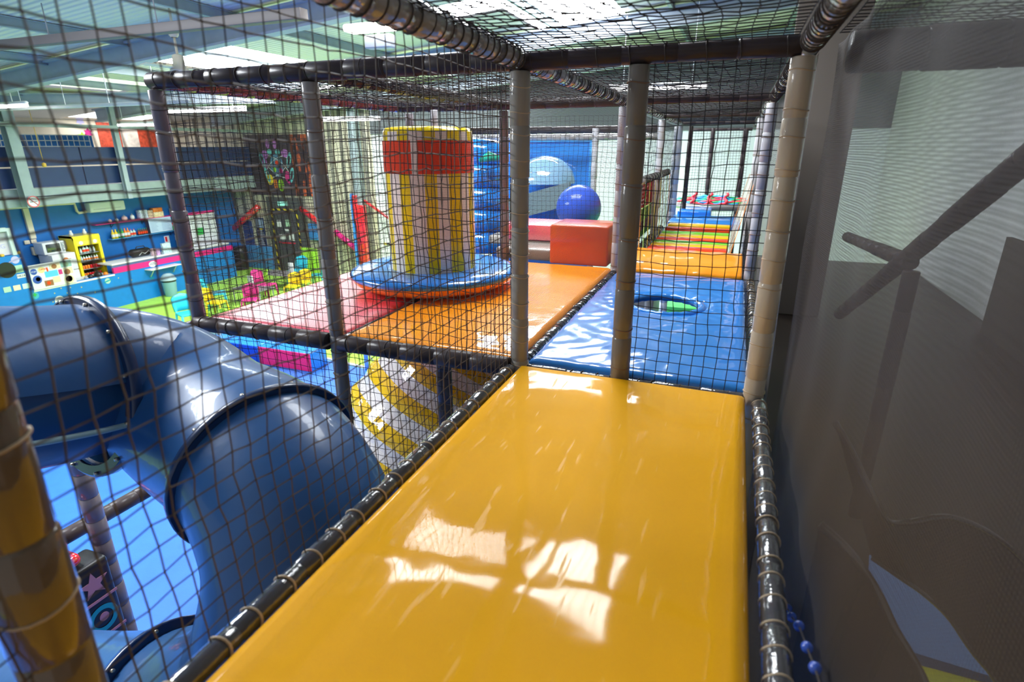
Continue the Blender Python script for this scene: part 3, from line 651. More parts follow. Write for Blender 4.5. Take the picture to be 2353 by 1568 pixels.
# --------------------------------------------------------------- blocks beyond the orange mat
def block(name, label, m, a, b, r=.02, mt=None):
    mb = MB(); mb.rbox(a, b, r); return tag(mb.build(name, m), label, 'foam block')
block('foam_block', 'large brick-orange foam cube at the back of the orange mat', m_brickred, (-1.70, 5.48, D - .01), (-1.10, 6.0, D + .385))
block('foam_block', 'red foam block behind and left of the brick-orange cube', m_redmat, (-2.45, 6.05, D + .12), (-1.72, 6.6, D + .30))
block('foam_block', 'low grey foam block in front of the red block, left of the brick-orange cube', m_greyv, (-2.35, 5.62, D - .02), (-1.73, 6.04, D + .10))
block('foam_block', 'grey base block supporting the red foam block', m_greyv, (-2.45, 6.06, D - .02), (-1.72, 6.58, D + .115))
mb = MB(); mb.lathe((-1.93, 7.5, D + .35), [(0.001, -.30)] + [(.30 * sin(pi * k / 20), -.30 * cos(pi * k / 20)) for k in range(1, 20)] + [(0.001, .30)], 40)
tag(mb.build('exercise_ball', vinyl('blue_ball_rubber', (0.035, 0.10, 0.55), 0.4, .4)), 'big dark blue exercise ball behind the brick-orange cube', 'ball')
block('deck_pad', 'green floor pad behind the blue exercise ball', mat('green_floor_pad', (0.08, 0.62, 0.15), .4), (-1.75, 7.2, D - .02), (-1.10, 9.0, D + .06))
block('deck_pad', 'dark deck pad under the blue exercise ball', m_greyv, (-2.9, 6.7, D - .06), (-1.77, 8.3, D + .05))
m_bp = vinyl('blue_panel_gloss', (0.04, 0.26, 0.75), .3, .6)
t = thing('slide_entry_panel', 'upright blue panel with framed edges behind the exercise ball', 'slide panel', (-3.0, 8.8, D))
mb = MB(); mb.rbox((-3.9, 9.12, 0.04), (-2.12, 9.2, T - .2), .02); part(mb, 'panel', m_bp, t)
mb = MB(); mb.rbox((-3.9, 9.08, T - .29), (-2.12, 9.12, T - .2), .015); mb.rbox((-2.2, 9.08, 3.6), (-2.12, 9.12, T - .29), .015); part(mb, 'edge_frame', vinyl('blue_frame_light', (.08, .4, .85)), t)
t = thing('tube_slide_hood', 'pale blue domed slide hood with a grey chute in front of the blue panel', 'slide', (-2.75, 8.5, 4.2))
mb = MB(); mb.lathe((-2.74, 8.55, 4.28), [(.46 * sin(pi / 2 * (1 - k / 12)), .40 * sin(pi / 2 * k / 12)) for k in range(12)] + [(0.001, .4)], 36); part(mb, 'hood', vinyl('pale_blue_gloss', (0.30, 0.55, 0.80), .2, 1.0, 2.2), t)
mb = MB(); mb.prism([(-3.2, 3.73), (-2.22, 4.0), (-2.22, 4.33), (-3.2, 4.06)], 8.05, 8.13, Matrix(((1, 0, 0, 0), (0, 0, 1, 0), (0, 1, 0, 0), (0, 0, 0, 1)))); part(mb, 'chute_side', mat('grey_green_plastic', (.16, .24, .26), .35), t)
# blue inflatable
t = thing('blue_inflatable', 'glossy blue inflatable climbing shape seen right of the striped hat', 'inflatable', (-3.5, 7.8, 3.2))
m_inf = vinyl('glossy_blue_inflatable', (0.01, 0.24, 0.82), .15, 1.0, 2.2, .5, 3, .04)
for k in range(5):
    mb = MB(); z = 3.35 + k * .33; mb.tube([(-4.7, 8.2 - .1 * k, z), (-4.3, 8.0, z + .03), (-3.7, 7.95, z + .07), (-3.25, 8.1, z + .05)], [.12, .19, .20, .17], 18); part(mb, 'air_tube', m_inf, t)
mb = MB(); mb.tube([(-3.45, 7.70, 4.62), (-3.30, 7.68, 4.68), (-3.15, 7.7, 4.66)], [.03, .07, .03], 10); part(mb, 'leaf_patch', mat('green_vinyl_patch', (.02, .45, .28), .3), t)

# --------------------------------------------------------------- striped drum below deck
dx, dy, dz = -2.42, 4.35, 2.02
t = thing('striped_inflatable_drum', 'big bulging yellow and white striped inflatable drum below the orange mat', 'inflatable', (dx, dy, dz))
mb = MB(); nlat = 46; nlon = 56; tilt = Matrix.Rotation(radians(24), 4, 'Y') @ Matrix.Rotation(radians(-18), 4, 'X')
m_dw = vinyl('clear_glossy_white_vinyl', (0.88, 0.85, 0.83), .2, 1.0, 1.9, .7, 3.5, .05); m_dy = vinyl('clear_glossy_yellow_vinyl', (0.95, 0.60, 0.01), .2, 1.0, 1.9, .7, 3.5, .05)
ring = []
for i in range(nlat + 1):
    th = pi * i / nlat; row = []
    for j in range(nlon):
        ph = 2 * pi * j / nlon; rr = 0.92 * (1 + .02 * sin(i * 23 * pi / nlat * 1.0) + .012 * sin(ph * 9))
        p = Vector((rr * 1.12 * sin(th) ** .8 * cos(ph), rr * sin(th) ** .8 * sin(ph), 1.12 * cos(th))); row.append(Vector((dx, dy, dz)) + tilt @ p)
    ring.append(row)
for i in range(nlat):
    mb.use(m_dy if (i // 2) % 2 == 0 else m_dw, True)
    for j in range(nlon):
        j2 = (j + 1) % nlon; mb.add([ring[i][j], ring[i][j2], ring[i + 1][j2], ring[i + 1][j]], [[0, 1, 2, 3]])
part(mb, 'striped_skin', None, t)
mb = MB(); mb.cyl((dx - .02, dy, 0.05), .5, 1.1, 24); part(mb, 'base_column', m_redo, t)
mb = MB(); mb.lathe((-5.55, 7.4, .48), [(0.001, -.45)] + [(.45 * sin(pi * k / 16), -.45 * cos(pi * k / 16)) for k in range(1, 16)] + [(0.001, .45)], 30)
tag(mb.build('play_ball', vinyl('pink_red_ball', (.85, .03, .08), .3)), 'pink-red ball peeking out left of the striped drum', 'ball')
block('foam_beam', 'orange foam beam below deck to the right of the striped drum', vinyl('deep_orange_vinyl', (.80, .30, .01)), (-3.55, 6.6, 1.2), (-2.1, 6.9, 2.2), .03)
block('foam_beam', 'green foam beam below deck beside the orange beam', mat('green_beam_vinyl', (.02, .35, .07), .35), (-2.05, 6.3, 1.2), (-1.2, 6.7, 2.2), .03)
block('foam_beam', 'dark green panel below deck behind the top of the striped drum', mat('dark_green_panel', (.02, .16, .04), .4), (-4.6, 7.4, .3), (-3.7, 7.6, 1.9), .03)
post('khaki padded column below deck left of the dark green panel', -4.75, 7.3, 0.04, 2.6, m=m_greyv, ties=0, r=.1)
# things seen through the hole
block('foam_beam', 'green foam beam seen down through the hole in the blue mat', mat('hole_green', (.06, .45, .10), .4), (-1.2, 11.4, 0.04), (0.1, 12.0, 1.75), .03)
t = thing('strap_web', 'red strap web seen down through the hole in the blue mat', 'strap web', (-0.3, 9.0, 2.6))
for k in range(6): strap((-.98, 8.7 + .12 * k, 2.55), (0.1, 9.4 - .14 * k, 2.62), .05, wc[0] if k % 3 else wc[1], t)
block('wall_pad', 'grey wall pad seen down through the hole in the blue mat', m_grey, (-1.5, 8.6, 0.04), (-0.98, 9.5, 3.3), .03)
# --------------------------------------------------------------- blue tube slide on the left
def catmull(P, n=8):
    P = [Vector(p) for p in P]; out = []
    for i in range(len(P) - 1):
        p0 = P[max(i - 1, 0)]; p1 = P[i]; p2 = P[i + 1]; p3 = P[min(i + 2, len(P) - 1)]
        for k in range(n):
            t_ = k / n; out.append(0.5 * ((2 * p1) + (p2 - p0) * t_ + (2 * p0 - 5 * p1 + 4 * p2 - p3) * t_ ** 2 + (3 * p1 - p0 - 3 * p2 + p3) * t_ ** 3))
    out.append(P[-1]); return out
SP = [(-2.95, 0.35, 4.00), (-2.95, 0.95, 3.84), (-2.90, 1.45, 3.72), (-2.86, 1.72, 3.66), (-2.72, 1.91, 3.54), (-2.38, 1.87, 3.43), (-1.84, 1.69, 3.42), (-1.52, 1.52, 3.22), (-1.49, 1.40, 2.93), (-1.64, 1.32, 2.6), (-2.1, 1.28, 2.25), (-2.9, 1.30, 1.87), (-4.0, 1.30, 1.5)]
cs = catmull(SP, 10); RS = 0.40
t = thing('tube_slide', 'huge dark blue enclosed tube slide curving down past the net on the left', 'slide', (-2.6, 1.86, 2.9))
i1, i2, i3 = 26, 60, 102
mb = MB(); mb.tube(cs[i1:i2 + 1], RS, 40, cap=False); part(mb, 'tube_section', m_slide, t)
mb = MB(); mb.tube(cs[i2:i3 + 1], RS * .995, 40, cap=False); part(mb, 'tube_section', m_slide, t)
mb = MB(); mb.tube(cs[i3:], RS, 40, cap=False); part(mb, 'tube_section', m_slide, t, 'lower tube section at the bottom left')
mb = MB(); mb.tube(cs[:i1 + 1], RS + .01, 28, cap=False, arc=(-1.75, 1.35)); part(mb, 'upper_shell', m_slide, t, 'paler upper half shell')
mb = MB(); mb.tube(cs[:i1 + 1], RS - .06, 32, cap=False); part(mb, 'lower_trough', m_slide, t)
def flange(i, r, w=.035, th=.05):
    c0 = cs[i]; tn = (cs[min(i + 1, len(cs) - 1)] - cs[i - 1]).normalized(); u = Vector((0, 0, 1)); u = (u - tn * u.dot(tn)).normalized(); v = tn.cross(u)
    mb = MB(); mb.tube([c0 - tn * th / 2, c0 - tn * (th / 2 - .004), c0 + tn * (th / 2 - .004), c0 + tn * th / 2], [r + w * .8, r + w, r + w, r + w * .8], 48, cap=False)
    mb.tube([c0 - tn * th / 2, c0 - tn * (th / 2)*.999], [r + w * .8, r - .01], 48, cap=False); mb.tube([c0 + tn * th / 2 * .999, c0 + tn * th / 2], [r - .01, r + w * .8], 48, cap=False)
    f = part(mb, 'flange', m_slided, t)
    for k in range(12):
        a = 2 * pi * k / 12 + .2; p = c0 + (u * cos(a) + v * sin(a)) * (r + w * .55) - tn * th * .6
        b_ = MB(); b_.tube([p - tn * .012, p + tn * .004], .009, 8); part(b_, 'bolt', m_bolt, f)
flange(i1, RS, .05); flange(i2, RS, .03, .035); flange(i3, RS, .05, .05)
mb = MB(); e = [cs[k] + (cs[min(k + 1, i1)] - cs[max(k - 1, 0)]).normalized().cross(Vector((0, 0, 1))).normalized() * .405 + Vector((0, 0, -.10)) for k in range(i1 + 1)]; mb.tube(e, .014, 8); part(mb, 'shell_lip', mat('pale_blue_edge', (.35, .55, .6), .3), t, 'pale lip along the lower edge of the upper shell')
# banner post
t = thing('printed_banner', 'dark printed banner with a star and rings wrapped round the post at lower left', 'banner', (-4.62, 2.28, .6))
mb = MB(); mb.rbox((-5.08, 2.18, .15), (-4.80, 2.52, 1.42), .04); part(mb, 'backing', m_black, t)
def disc(c, r, nx, th=.006, n=24, r0=0.0, pts=None):
    """flat decal facing +X (nx='X') or -Y"""
    mb = MB(); c = Vector(c)
    def P2(a, b_, o_): return c + (Vector((o_, a, b_)) if nx == 'X' else Vector((a, -o_, b_)))
    if pts is None: pts = [(cos(2 * pi * k / n) * r, sin(2 * pi * k / n) * (r if not isinstance(r0, tuple) else r0[0])) for k in range(n)]
    N = len(pts)
    if r0 and not isinstance(r0, tuple):
        inn = [(a / r * r0, b_ / r * r0) for a, b_ in pts]
        vs = [P2(a, b_, th) for a, b_ in pts] + [P2(a, b_, th) for a, b_ in inn]
        mb.add(vs, [[i, (i + 1) % N, N + (i + 1) % N, N + i] for i in range(N)], False)
    else:
        vs = [P2(a, b_, 0) for a, b_ in pts] + [P2(a, b_, th) for a, b_ in pts]
        mb.add(vs, [list(range(N, 2 * N))] + [[i, (i + 1) % N, N + (i + 1) % N, N + i] for i in range(N)], False)
    return mb
def star(r, n=5, q=.42): return [((r if k % 2 == 0 else r * q) * cos(pi / 2 + pi * k / n), (r if k % 2 == 0 else r * q) * sin(pi / 2 + pi * k / n)) for k in range(2 * n)]
m_mauve = mat('mauve_print', (.45, .2, .26), .5)
part(disc((-4.80, 2.35, 1.22), .09, 'X', pts=star(.13)), 'star', m_mauve, t)
part(disc((-4.80, 2.35, .86), .13, 'X', r0=.085), 'ring', m_teal, t); part(disc((-4.80, 2.36, .87), .04, 'X'), 'dot', m_mauve, t)
part(disc((-4.80, 2.35, .48), .09, 'X', r0=(.06,)), 'oval', m_mauve, t)
for z in (1.05, .68): mb = MB(); mb.box((-4.80, 2.185, z - .012), (-4.793, 2.515, z + .012)); part(mb, 'stripe', m_mauve, t)
mb = MB(); mb.rbox((-5.10, 2.14, 1.43), (-4.84, 2.36, 1.55), .055); mb.rbox((-5.16, 2.18, 1.56), (-4.94, 2.34, 1.66), .045); tag(mb.build('red_inflated_letter', m_red), 'shiny red puffy foam piece on top of the printed banner', 'foam shape')

# --------------------------------------------------------------- bay to the right behind the mesh wall
m_dark = mat('very_dark_brown_plastic', (0.010, 0.007, 0.007), 0.5, spec=0.25)
m_rim = mat('dark_plastic_rim', (0.03, 0.022, 0.022), 0.12, coat=1.0)
mb = MB(); mb.rbox((XR - .35, -0.9, 2.30), (3.55, 14.0, 2.42), .02); tag(mb.build('dark_deck', mat('dark_brown_deck', (.035, .024, .018), .5)), 'dark brown deck floor in the bay beyond the right mesh wall', 'deck')
mb = MB(); mb.box((3.3, 0.5, 2.42), (3.36, 9.0, 3.7)); tag(mb.build('shade_sheet', mat('shade_brown', (.035, .026, .02), .8)), 'dark brown sheet standing in for shade low on the grey wall at the right', 'screen')  # shade on the lower wall, built as a dark sheet
mb = MB(); mb.rbox((XR + .3, 9.0, 2.42), (1.35, 9.1, 7.2), .02); tag(mb.build('darkening_backdrop', mat('backdrop_brown', (.13, .11, .095), .8)), 'tall added brown backdrop darkening the far end of the bay beyond the mesh wall', 'screen')  # added backdrop that darkens the view through the mesh wall
def rail(label, a, b, r=.045): return bar('dark_pipe', label, 'pipe', a, b, r, m_bar)
rail('dark diagonal pipe climbing to the right edge behind the mesh wall', (1.0, 5.57, 3.38), (1.0, 2.30, 4.97), .05)
rail('short dark horizontal pipe behind the mesh wall meeting the diagonal pipe', (1.0, 5.9, 4.02), (1.0, 3.85, 4.16), .045)
rail('dark upright pipe below the junction of the pipes behind the mesh wall', (1.0, 3.80, 2.45), (1.0, 3.80, 4.12), .045)
rail('wide dark crossbar overhead at the upper right behind the mesh wall', (XR + .16, 2.70, 5.14), (3.5, 2.70, 5.14), .075)
net('roof_net', 'black knotted roof net over the bay at the upper right', (XR + .12, 0.4, zt + .02), (1, 0, 0), (0, 1, 0), 38, 41, c, 0.0022, m_net, 0.008, sag=0.03)
t = thing('spiral_slide', 'very dark curved slide entrance with blue chute and yellow pad at lower right', 'slide', (.9, 1.9, 2.42))
rimA = catmull([(.44, 2.16, 3.84), (.50, 2.10, 3.76), (.56, 2.05, 3.66), (.63, 2.04, 3.55), (.70, 2.07, 3.53), (.84, 2.13, 3.55), (.98, 2.16, 3.50), (1.11, 2.18, 3.40), (1.25, 2.15, 3.25), (1.4, 2.0, 3.0)], 6)
rimB = catmull([(.34, 1.60, 3.76), (.42, 1.57, 3.71), (.50, 1.57, 3.61), (.56, 1.55, 3.51), (.61, 1.54, 3.44), (.66, 1.53, 3.36), (.74, 1.48, 3.2)], 6)
rimC = catmull([(.60, 1.98, 3.42), (.68, 1.93, 3.40), (.75, 1.91, 3.37), (.84, 1.92, 3.29), (.92, 1.91, 3.19), (1.01, 1.91, 3.09), (1.10, 1.88, 2.95)], 8)
def loft(a, b, m, name, lab=None):
    mb = MB(); n = 40; A = [a[min(len(a) - 1, int(k * (len(a) - 1) / n))] for k in range(n + 1)]; B = [b[min(len(b) - 1, int(k * (len(b) - 1) / n))] for k in range(n + 1)]
    vs = A + B; mb.add(vs, [[k, k + 1, n + 2 + k, n + 1 + k] for k in range(n)], True); return part(mb, name, m, t, lab)
loft(rimB, [Vector((max(.33, p.x - .12), p.y - .05, 2.45)) for p in rimB], m_dark, 'outer_wall')
loft(rimA, rimC, m_dark, 'inner_wall')
for q, r_ in ((rimA, .012), (rimB, .014), (rimC, .008)): mb = MB(); mb.tube(q, r_, 8); part(mb, 'rim', m_rim, t)
mb = MB(); mb.add([(.88, 2.95, 2.82), (1.5, 2.95, 2.82), (1.6, 2.38, 2.66), (.80, 2.45, 2.66)], [[0, 1, 2, 3]], True); mb.add([(.88, 2.95, 2.76), (1.5, 2.95, 2.76), (1.6, 2.38, 2.60), (.80, 2.45, 2.60)], [[3, 2, 1, 0]], True); part(mb, 'chute', mat('muted_blue_plastic', (.22, .46, .95), .35), t, 'blue chute')
mb = MB(); mb.rbox((.6, 1.2, 2.52), (1.8, 2.42, 2.63), .03); part(mb, 'landing_pad', vinyl('olive_yellow_vinyl', (.85, .85, .02)), t, 'yellow landing pad')
# bead chain hanging on the mesh at lower right
t = thing('bead_chain', 'string of small blue beads hanging on the right side edge tube', 'bead string', (.262, 1.3, 3.6))
BP = [(.285, 1.594, 3.454), (.285, 1.518, 3.507), (.285, 1.44, 3.548), (.285, 1.335, 3.617), (.285, 1.215, 3.667), (.285, 1.114, 3.711)]
mb = MB(); mb.tube(BP + [(.285, 1.03, 3.74)], .0025, 6); part(mb, 'cord', m_tied, t)
for p in BP: mb = MB(); mb.lathe(p, [(0.0005, -.014)] + [(.014 * sin(pi * k / 8), -.014 * cos(pi * k / 8)) for k in range(1, 8)] + [(0.0005, .014)], 14); part(mb, 'bead', mat('blue_bead', (.05, .12, .55), .2, coat=.5), t)

# ================================================================== HALL: SNACK BAR ON THE LEFT
CX = -18.0
def decal(name, label, m, y0, y1, z0, z1, x=CX, cat='sticker', th=.006, par=None):
    mb = MB(); mb.box((x, y0, z0), (x + th, y1, z1))
    if par is not None: return part(mb, name, m, par, label)
    return tag(mb.build(name, m), label, cat)
ct = thing('snack_counter', 'long bright blue snack bar counter with hot pink stripe and white worktop', 'counter', (CX - .2, 12.5, 0))
mb = MB(); mb.box((CX - .08, 9.42, 0), (CX, 16.5, 1.06)); part(mb, 'front_panel', m_counter, ct)
mb = MB(); mb.box((CX - .60, 9.5, 1.0), (CX + .02, 11.8, 1.05)); part(mb, 'low_worktop', m_white, ct)
mb = MB(); mb.box((CX - .06, 11.8, 1.06), (CX + .015, 16.5, 1.23)); part(mb, 'pink_stripe', m_pink, ct, 'hot pink stripe')
mb = MB(); mb.rbox((CX - .70, 11.8, 1.30), (CX - .02, 16.4, 1.35), .015); part(mb, 'worktop', m_white, ct)
mb = MB(); mb.box((CX - .10, 11.8, 1.23), (CX - .05, 16.4, 1.30)); part(mb, 'upper_front', mat('mirror_blue_front', (.10, .16, .32), .3), ct)
mb = MB(); mb.box((CX - .10, 4.0, 0), (CX, 9.42, 2.08)); part(mb, 'tall_end_panel', m_counter, ct)
# space stickers, each fixed to the counter front
m_pgreen = mat('pale_green_print', (.45, .72, .5), .5); m_plil = mat('lilac_print', (.55, .5, .8), .5); m_rust = mat('rust_orange_print', (.6, .18, .05), .5); m_earth = mat('earth_blue_print', (.05, .4, .5), .5)
def planet(y, z, r, m, m2, ring_=True):
    a = part(disc((CX, y, z), r, 'X'), 'planet_sticker', m, ct)
    if ring_: part(disc((CX + .004, y, z), r * 1.7, 'X', r0=(r * .35,), pts=[(cos(q) * r * 1.7, sin(q) * r * .25 + cos(q) * r * .4) for q in [2 * pi * k / 24 for k in range(24)]]), 'planet_ring', m2, a)
planet(9.28, 1.95, .10, m_plil, mat('lilac_dark', (.4, .35, .6), .5)); planet(9.48 + .02, .90, .10, m_earth, m_green, False); planet(11.55, .88, .085, m_pgreen, m_teal); planet(13.0, .70, .08, m_teal, m_counter)
part(disc((CX + .004, 9.50, .92), .05, 'X', pts=star(.06, 4, .6)), 'continent_sticker', m_green, ct)
for (y, z) in ((10.0, .85), (10.33, .78), (9.9, .62), (10.75, .86), (10.6, .70), (10.45, .92), (11.9, .9), (12.3, .75), (10.2, .95), (11.1, .62)): part(disc((CX, y, z), .016, 'X', pts=star(.022)), 'star_sticker', m_yel, ct)
as_ = part(disc((CX, 10.08, .62), .13, 'X'), 'astronaut_sticker', m_white, ct, 'white astronaut sticker')
part(disc((CX + .007, 10.09, .63), .09, 'X', r0=(.075,)), 'visor', m_grey, as_); mb = MB(); mb.rbox((CX, 10.0, .33), (CX + .008, 10.18, .5), .03); mb.rbox((CX, 10.22, .48), (CX + .008, 10.40, .58), .003); mb.rbox((CX, 9.9, .44), (CX + .008, 10.02, .5), .003); mb.box((CX, 10.03, .22), (CX + .008, 10.08, .34)); mb.box((CX, 10.12, .22), (CX + .008, 10.17, .34)); part(mb, 'suit', m_white, as_)
# round window in end panel and notices
part(disc((CX + .002, 9.02, 1.72), .21, 'X', th=.012), 'round_window', m_black, ct, 'dark round window'); 
decal('notice', 'pale green paper notice beside the round window on the counter end', m_pgreen, 9.20, 9.40, 1.60, 1.80, CX + .003); decal('notice', 'white card with handwriting below the green notice', m_white, 9.21, 9.42, 1.45, 1.56, CX + .003)
for k, y in enumerate((8.82, 9.05, 9.27)): decal('photo_card', ['leftmost', 'middle', 'rightmost'][k] + ' of three small photo cards in a row below the round window', [m_pgreen, mat('peach_card', (.8, .7, .5), .5), mat('mint_card', (.6, .8, .7), .5)][k], y, y + .17, 1.14, 1.28, CX + .003, 'card')
def text(s_, loc, size, m, name='lettering', par=None, face='X', ext=.002):
    cu = bpy.data.curves.new(name, 'FONT'); cu.body = s_; cu.size = size; cu.extrude = ext; cu.align_x = 'CENTER'; cu.align_y = 'CENTER'
    o_ = bpy.data.objects.new(name, cu); COL.objects.link(o_)
    dg = bpy.context.evaluated_depsgraph_get(); me = bpy.data.meshes.new_from_object(o_.evaluated_get(dg)); bpy.data.objects.remove(o_)
    o_ = bpy.data.objects.new(name, me); COL.objects.link(o_); me.materials.append(m)
    R_ = Matrix(((0, 0, 1), (1, 0, 0), (0, 1, 0))).to_4x4() if face == 'X' else Matrix(((1, 0, 0), (0, 0, -1), (0, 1, 0))).to_4x4()
    w = Vector(loc)
    if par is not None:
        q = par
        while q is not None: w -= q.location; q = q.parent
        o_.parent = par
    o_.matrix_local = Matrix.Translation(w) @ R_; return o_
m_ink = mat('black_ink', (.02, .02, .03), .5)
text('NEZA', (CX + .012, 9.315, 1.505), .075, m_ink, par=ct)
# picture menu board
mb_t = thing('picture_menu_board', 'white board of food and ice cream pictures fixed to the counter', 'menu board', (CX + .03, 10.05, 1.04))
mb = MB(); mb.rbox((CX + .02, 9.50, 1.04), (CX + .05, 10.64, 1.74), .01); part(mb, 'board', m_white, mb_t)
X2 = CX + .05; m_sky2 = mat('sky_print', (.1, .5, .85), .4); m_brn = mat('brown_food_print', (.32, .12, .05), .4); m_crm = mat('cream_food_print', (.75, .62, .42), .4); m_tl = mat('grey_teal_print', (.25, .42, .42), .4); m_bl2 = mat('deep_blue_print', (.03, .08, .4), .4)
for (y0, y1, z0, z1, m_) in ((10.02, 10.30, 1.54, 1.70, m_crm), (10.32, 10.61, 1.54, 1.72, m_tl), (9.86, 10.20, 1.34, 1.51, m_sky2), (9.80, 10.02, 1.10, 1.26, m_brn), (10.03, 10.22, 1.16, 1.32, m_crm), (10.22, 10.32, 1.36, 1.50, m_magenta), (10.36, 10.60, 1.34, 1.52, m_crm)):
    o_ = decal('food_picture', None, m_, y0, y1, z0, z1, X2, par=mb_t)
for (y, z, r, m_) in ((9.60, 1.56, .085, m_bl2), (9.64, 1.33, .115, m_bl2), (9.80, 1.58, .09, mat('lemon_print', (.8, .7, .3), .4)), (10.45, 1.18, .13, m_crm), (9.66, 1.34, .06, m_brn), (10.45, 1.40, .08, m_brn), (10.14, 1.62, .07, m_brn), (9.90, 1.18, .05, m_redo), (10.45, 1.19, .09, m_brn), (10.46, 1.62, .07, mat('dim_green_print', (.2, .3, .2), .4))):
    part(disc((X2 + .007, y, z), r, 'X', th=.003), 'round_picture', m_, mb_t)
text('OASIS', (X2 + .014, 9.83, 1.59), .07, mat('red_ink', (.8, .02, .03), .4), par=mb_t); text('ICE-JET', (X2 + .014, 9.60, 1.56), .05, m_white, par=mb_t)
mb = MB(); mb.rbox((X2, 9.93, 1.50), (X2 + .01, 9.97, 1.62), .004); part(mb, 'ice_lolly', m_redo, mb_t)
# service window beside the end panel
wn = thing('serving_hatch', 'white framed serving hatch at the far left edge above the blue end panel', 'hatch', (CX, 8.7, 2.08))
mb = MB(); mb.box((CX - .06, 9.26, 2.08), (CX + .03, 9.36, 2.80)); mb.box((CX - .06, 7.5, 2.72), (CX + .03, 9.26, 2.82)); part(mb, 'frame', mat('grey_white_frame', (.55, .62, .64), .5), wn)
mb = MB(); mb.box((CX - .10, 7.5, 2.10), (CX - .06, 9.26, 2.55)); part(mb, 'back_panel', mat('lilac_white_print', (.72, .65, .72), .5), wn)
mb = MB(); mb.box((CX - .08, 7.5, 2.55), (CX - .04, 9.26, 2.72)); part(mb, 'roller_blind', m_grey, wn)
text("C'ZIG", (CX - .055, 8.98, 2.33), .16, m_plil, par=wn)
mb = MB(); mb.rbox((CX - .05, 8.98, 2.085), (CX + .03, 9.06, 2.15), .01); tag(mb.build('ledge_item', m_gold), 'small golden box on the ledge of the serving hatch', 'box')
for k in range(3): mb = MB(); mb.cyl((CX - .02, 9.32 + k * .055, 2.085), .022, .075, 12); tag(mb.build('tea_light', m_gold), 'small yellow candle pot, %s of three on the hatch ledge' % ['left', 'middle', 'right'][k], 'candle', 'candle pots on the ledge')
# ---- appliances
fr = thing('drinks_fridge', 'tall yellow drinks fridge with glass door and bottles inside', 'fridge', (-18.9, 11.45, 0))
mb = MB(); mb.box((-19.25, 11.22, 0), (-18.66, 11.26, 2.26)); mb.box((-19.25, 11.98, 0), (-18.66, 12.02, 2.26)); mb.box((-19.25, 11.22, 2.2), (-18.62, 12.02, 2.26)); mb.box((-19.25, 11.22, 0), (-18.66, 12.02, .9)); mb.box((-19.27, 11.22, 0), (-19.23, 12.02, 2.26)); part(mb, 'cabinet', m_yfridge, fr)
mb = MB(); mb.box((-18.66, 11.22, .80), (-18.61, 11.30, 2.20)); mb.box((-18.66, 11.94, .80), (-18.61, 12.02, 2.20)); mb.box((-18.66, 11.30, 1.96), (-18.62, 11.94, 2.20)); mb.box((-18.66, 11.22, 2.14), (-18.60, 12.02, 2.22)); part(mb, 'door_frame', m_yfridge, fr)
mb = MB(); mb.box((-19.22, 11.27, .9), (-19.20, 11.97, 1.96)); part(mb, 'dark_interior', m_glass, fr)
for k, z in enumerate((.98, 1.22, 1.46, 1.70)): mb = MB(); mb.box((-19.2, 11.27, z - .012), (-18.70, 11.97, z)); part(mb, 'wire_shelf', m_grey, fr)
mb = MB(); mb.box((-18.66, 11.30, 2.0), (-18.605, 11.94, 2.10)); part(mb, 'header', mat('yellow_lit_header', (.95, .75, .1), .4), fr)
for y in (11.42, 11.84): part(disc((-18.603, y, 2.05), .06, 'X'), 'badge', m_white, fr)
def bottle_mesh(h, r, m_body, m_cap, m_label):
    mb = MB(); mb.use(m_body, True); mb.lathe((0, 0, 0), [(0, 0), (r, .003), (r, h * .62), (r * .35, h * .82), (r * .33, h * .9)], 12)
    mb.use(m_label); mb.lathe((0, 0, 0), [(r * 1.02, h * .2), (r * 1.02, h * .5)], 12); mb.use(m_cap); mb.lathe((0, 0, 0), [(r * .4, h * .88), (r * .4, h), (0, h)], 10)
    return mb
def put(mb, name, label, cat, loc, group=None):
    o_ = mb.build(name); o_.location = loc; return tag(o_, label, cat, group)
m_oj = mat('orange_drink', (.95, .25, .02), .2); m_rd = mat('red_can', (.75, .01, .02), .25, metal=.3); m_gr = mat('green_bottle', (.05, .45, .08), .15); m_clr = mat('clear_plastic_bottle', (.55, .7, .68), .15); m_brnb = mat('brown_glass', (.20, .06, .02), .1)
base = {}
def bt(kind):
    if kind not in base:
        P3 = {'can_orange': (.115, .033, m_oj, m_grey, m_rd), 'can_red': (.115, .033, m_rd, m_grey, m_rd), 'water': (.20, .032, m_clr, m_gr, m_white), 'juice': (.17, .032, m_white, m_gr, m_oj), 'soda_yellow': (.30, .05, m_yel, m_yel, m_white), 'soda_green': (.30, .05, m_gr, m_gr, m_white), 'soda_orange': (.30, .05, m_oj, m_oj, m_white), 'soda_pink': (.24, .05, m_clr, m_magenta, m_redo), 'syrup': (.22, .035, m_brnb, m_gr, m_redo)}[kind]
        if 'can' in kind: mb = MB(); mb.use(P3[2], True); mb.lathe((0, 0, 0), [(0, 0), (P3[1] * .85, 0), (P3[1], .01), (P3[1], P3[0] - .01), (P3[1] * .85, P3[0])], 12); mb.use(P3[3]); mb.lathe((0, 0, 0), [(P3[1] * .84, P3[0] - .002), (0, P3[0] - .002)], 12)
        else: mb = bottle_mesh(*P3)
        base[kind] = mb.build(kind); b0 = base[kind]; return b0
    c_ = base[kind].copy(); COL.objects.link(c_); return c_
def row(kinds, x, y0, dy, z, group, name, lab, cat):
    for k, kd in enumerate(kinds):
        n_ = len(kinds); ord_ = ['leftmost', 'second from the left', 'third from the left', 'fourth from the left', 'fourth from the right', 'third from the right', 'second from the right', 'rightmost']
        pos = ord_[k] if k < (n_ + 1) // 2 else ord_[8 - (n_ - k)]
        o_ = bt(kd); o_.name = name; o_.location = (x, y0 + k * dy, z); tag(o_, lab(kd) + ', ' + pos, cat, group)
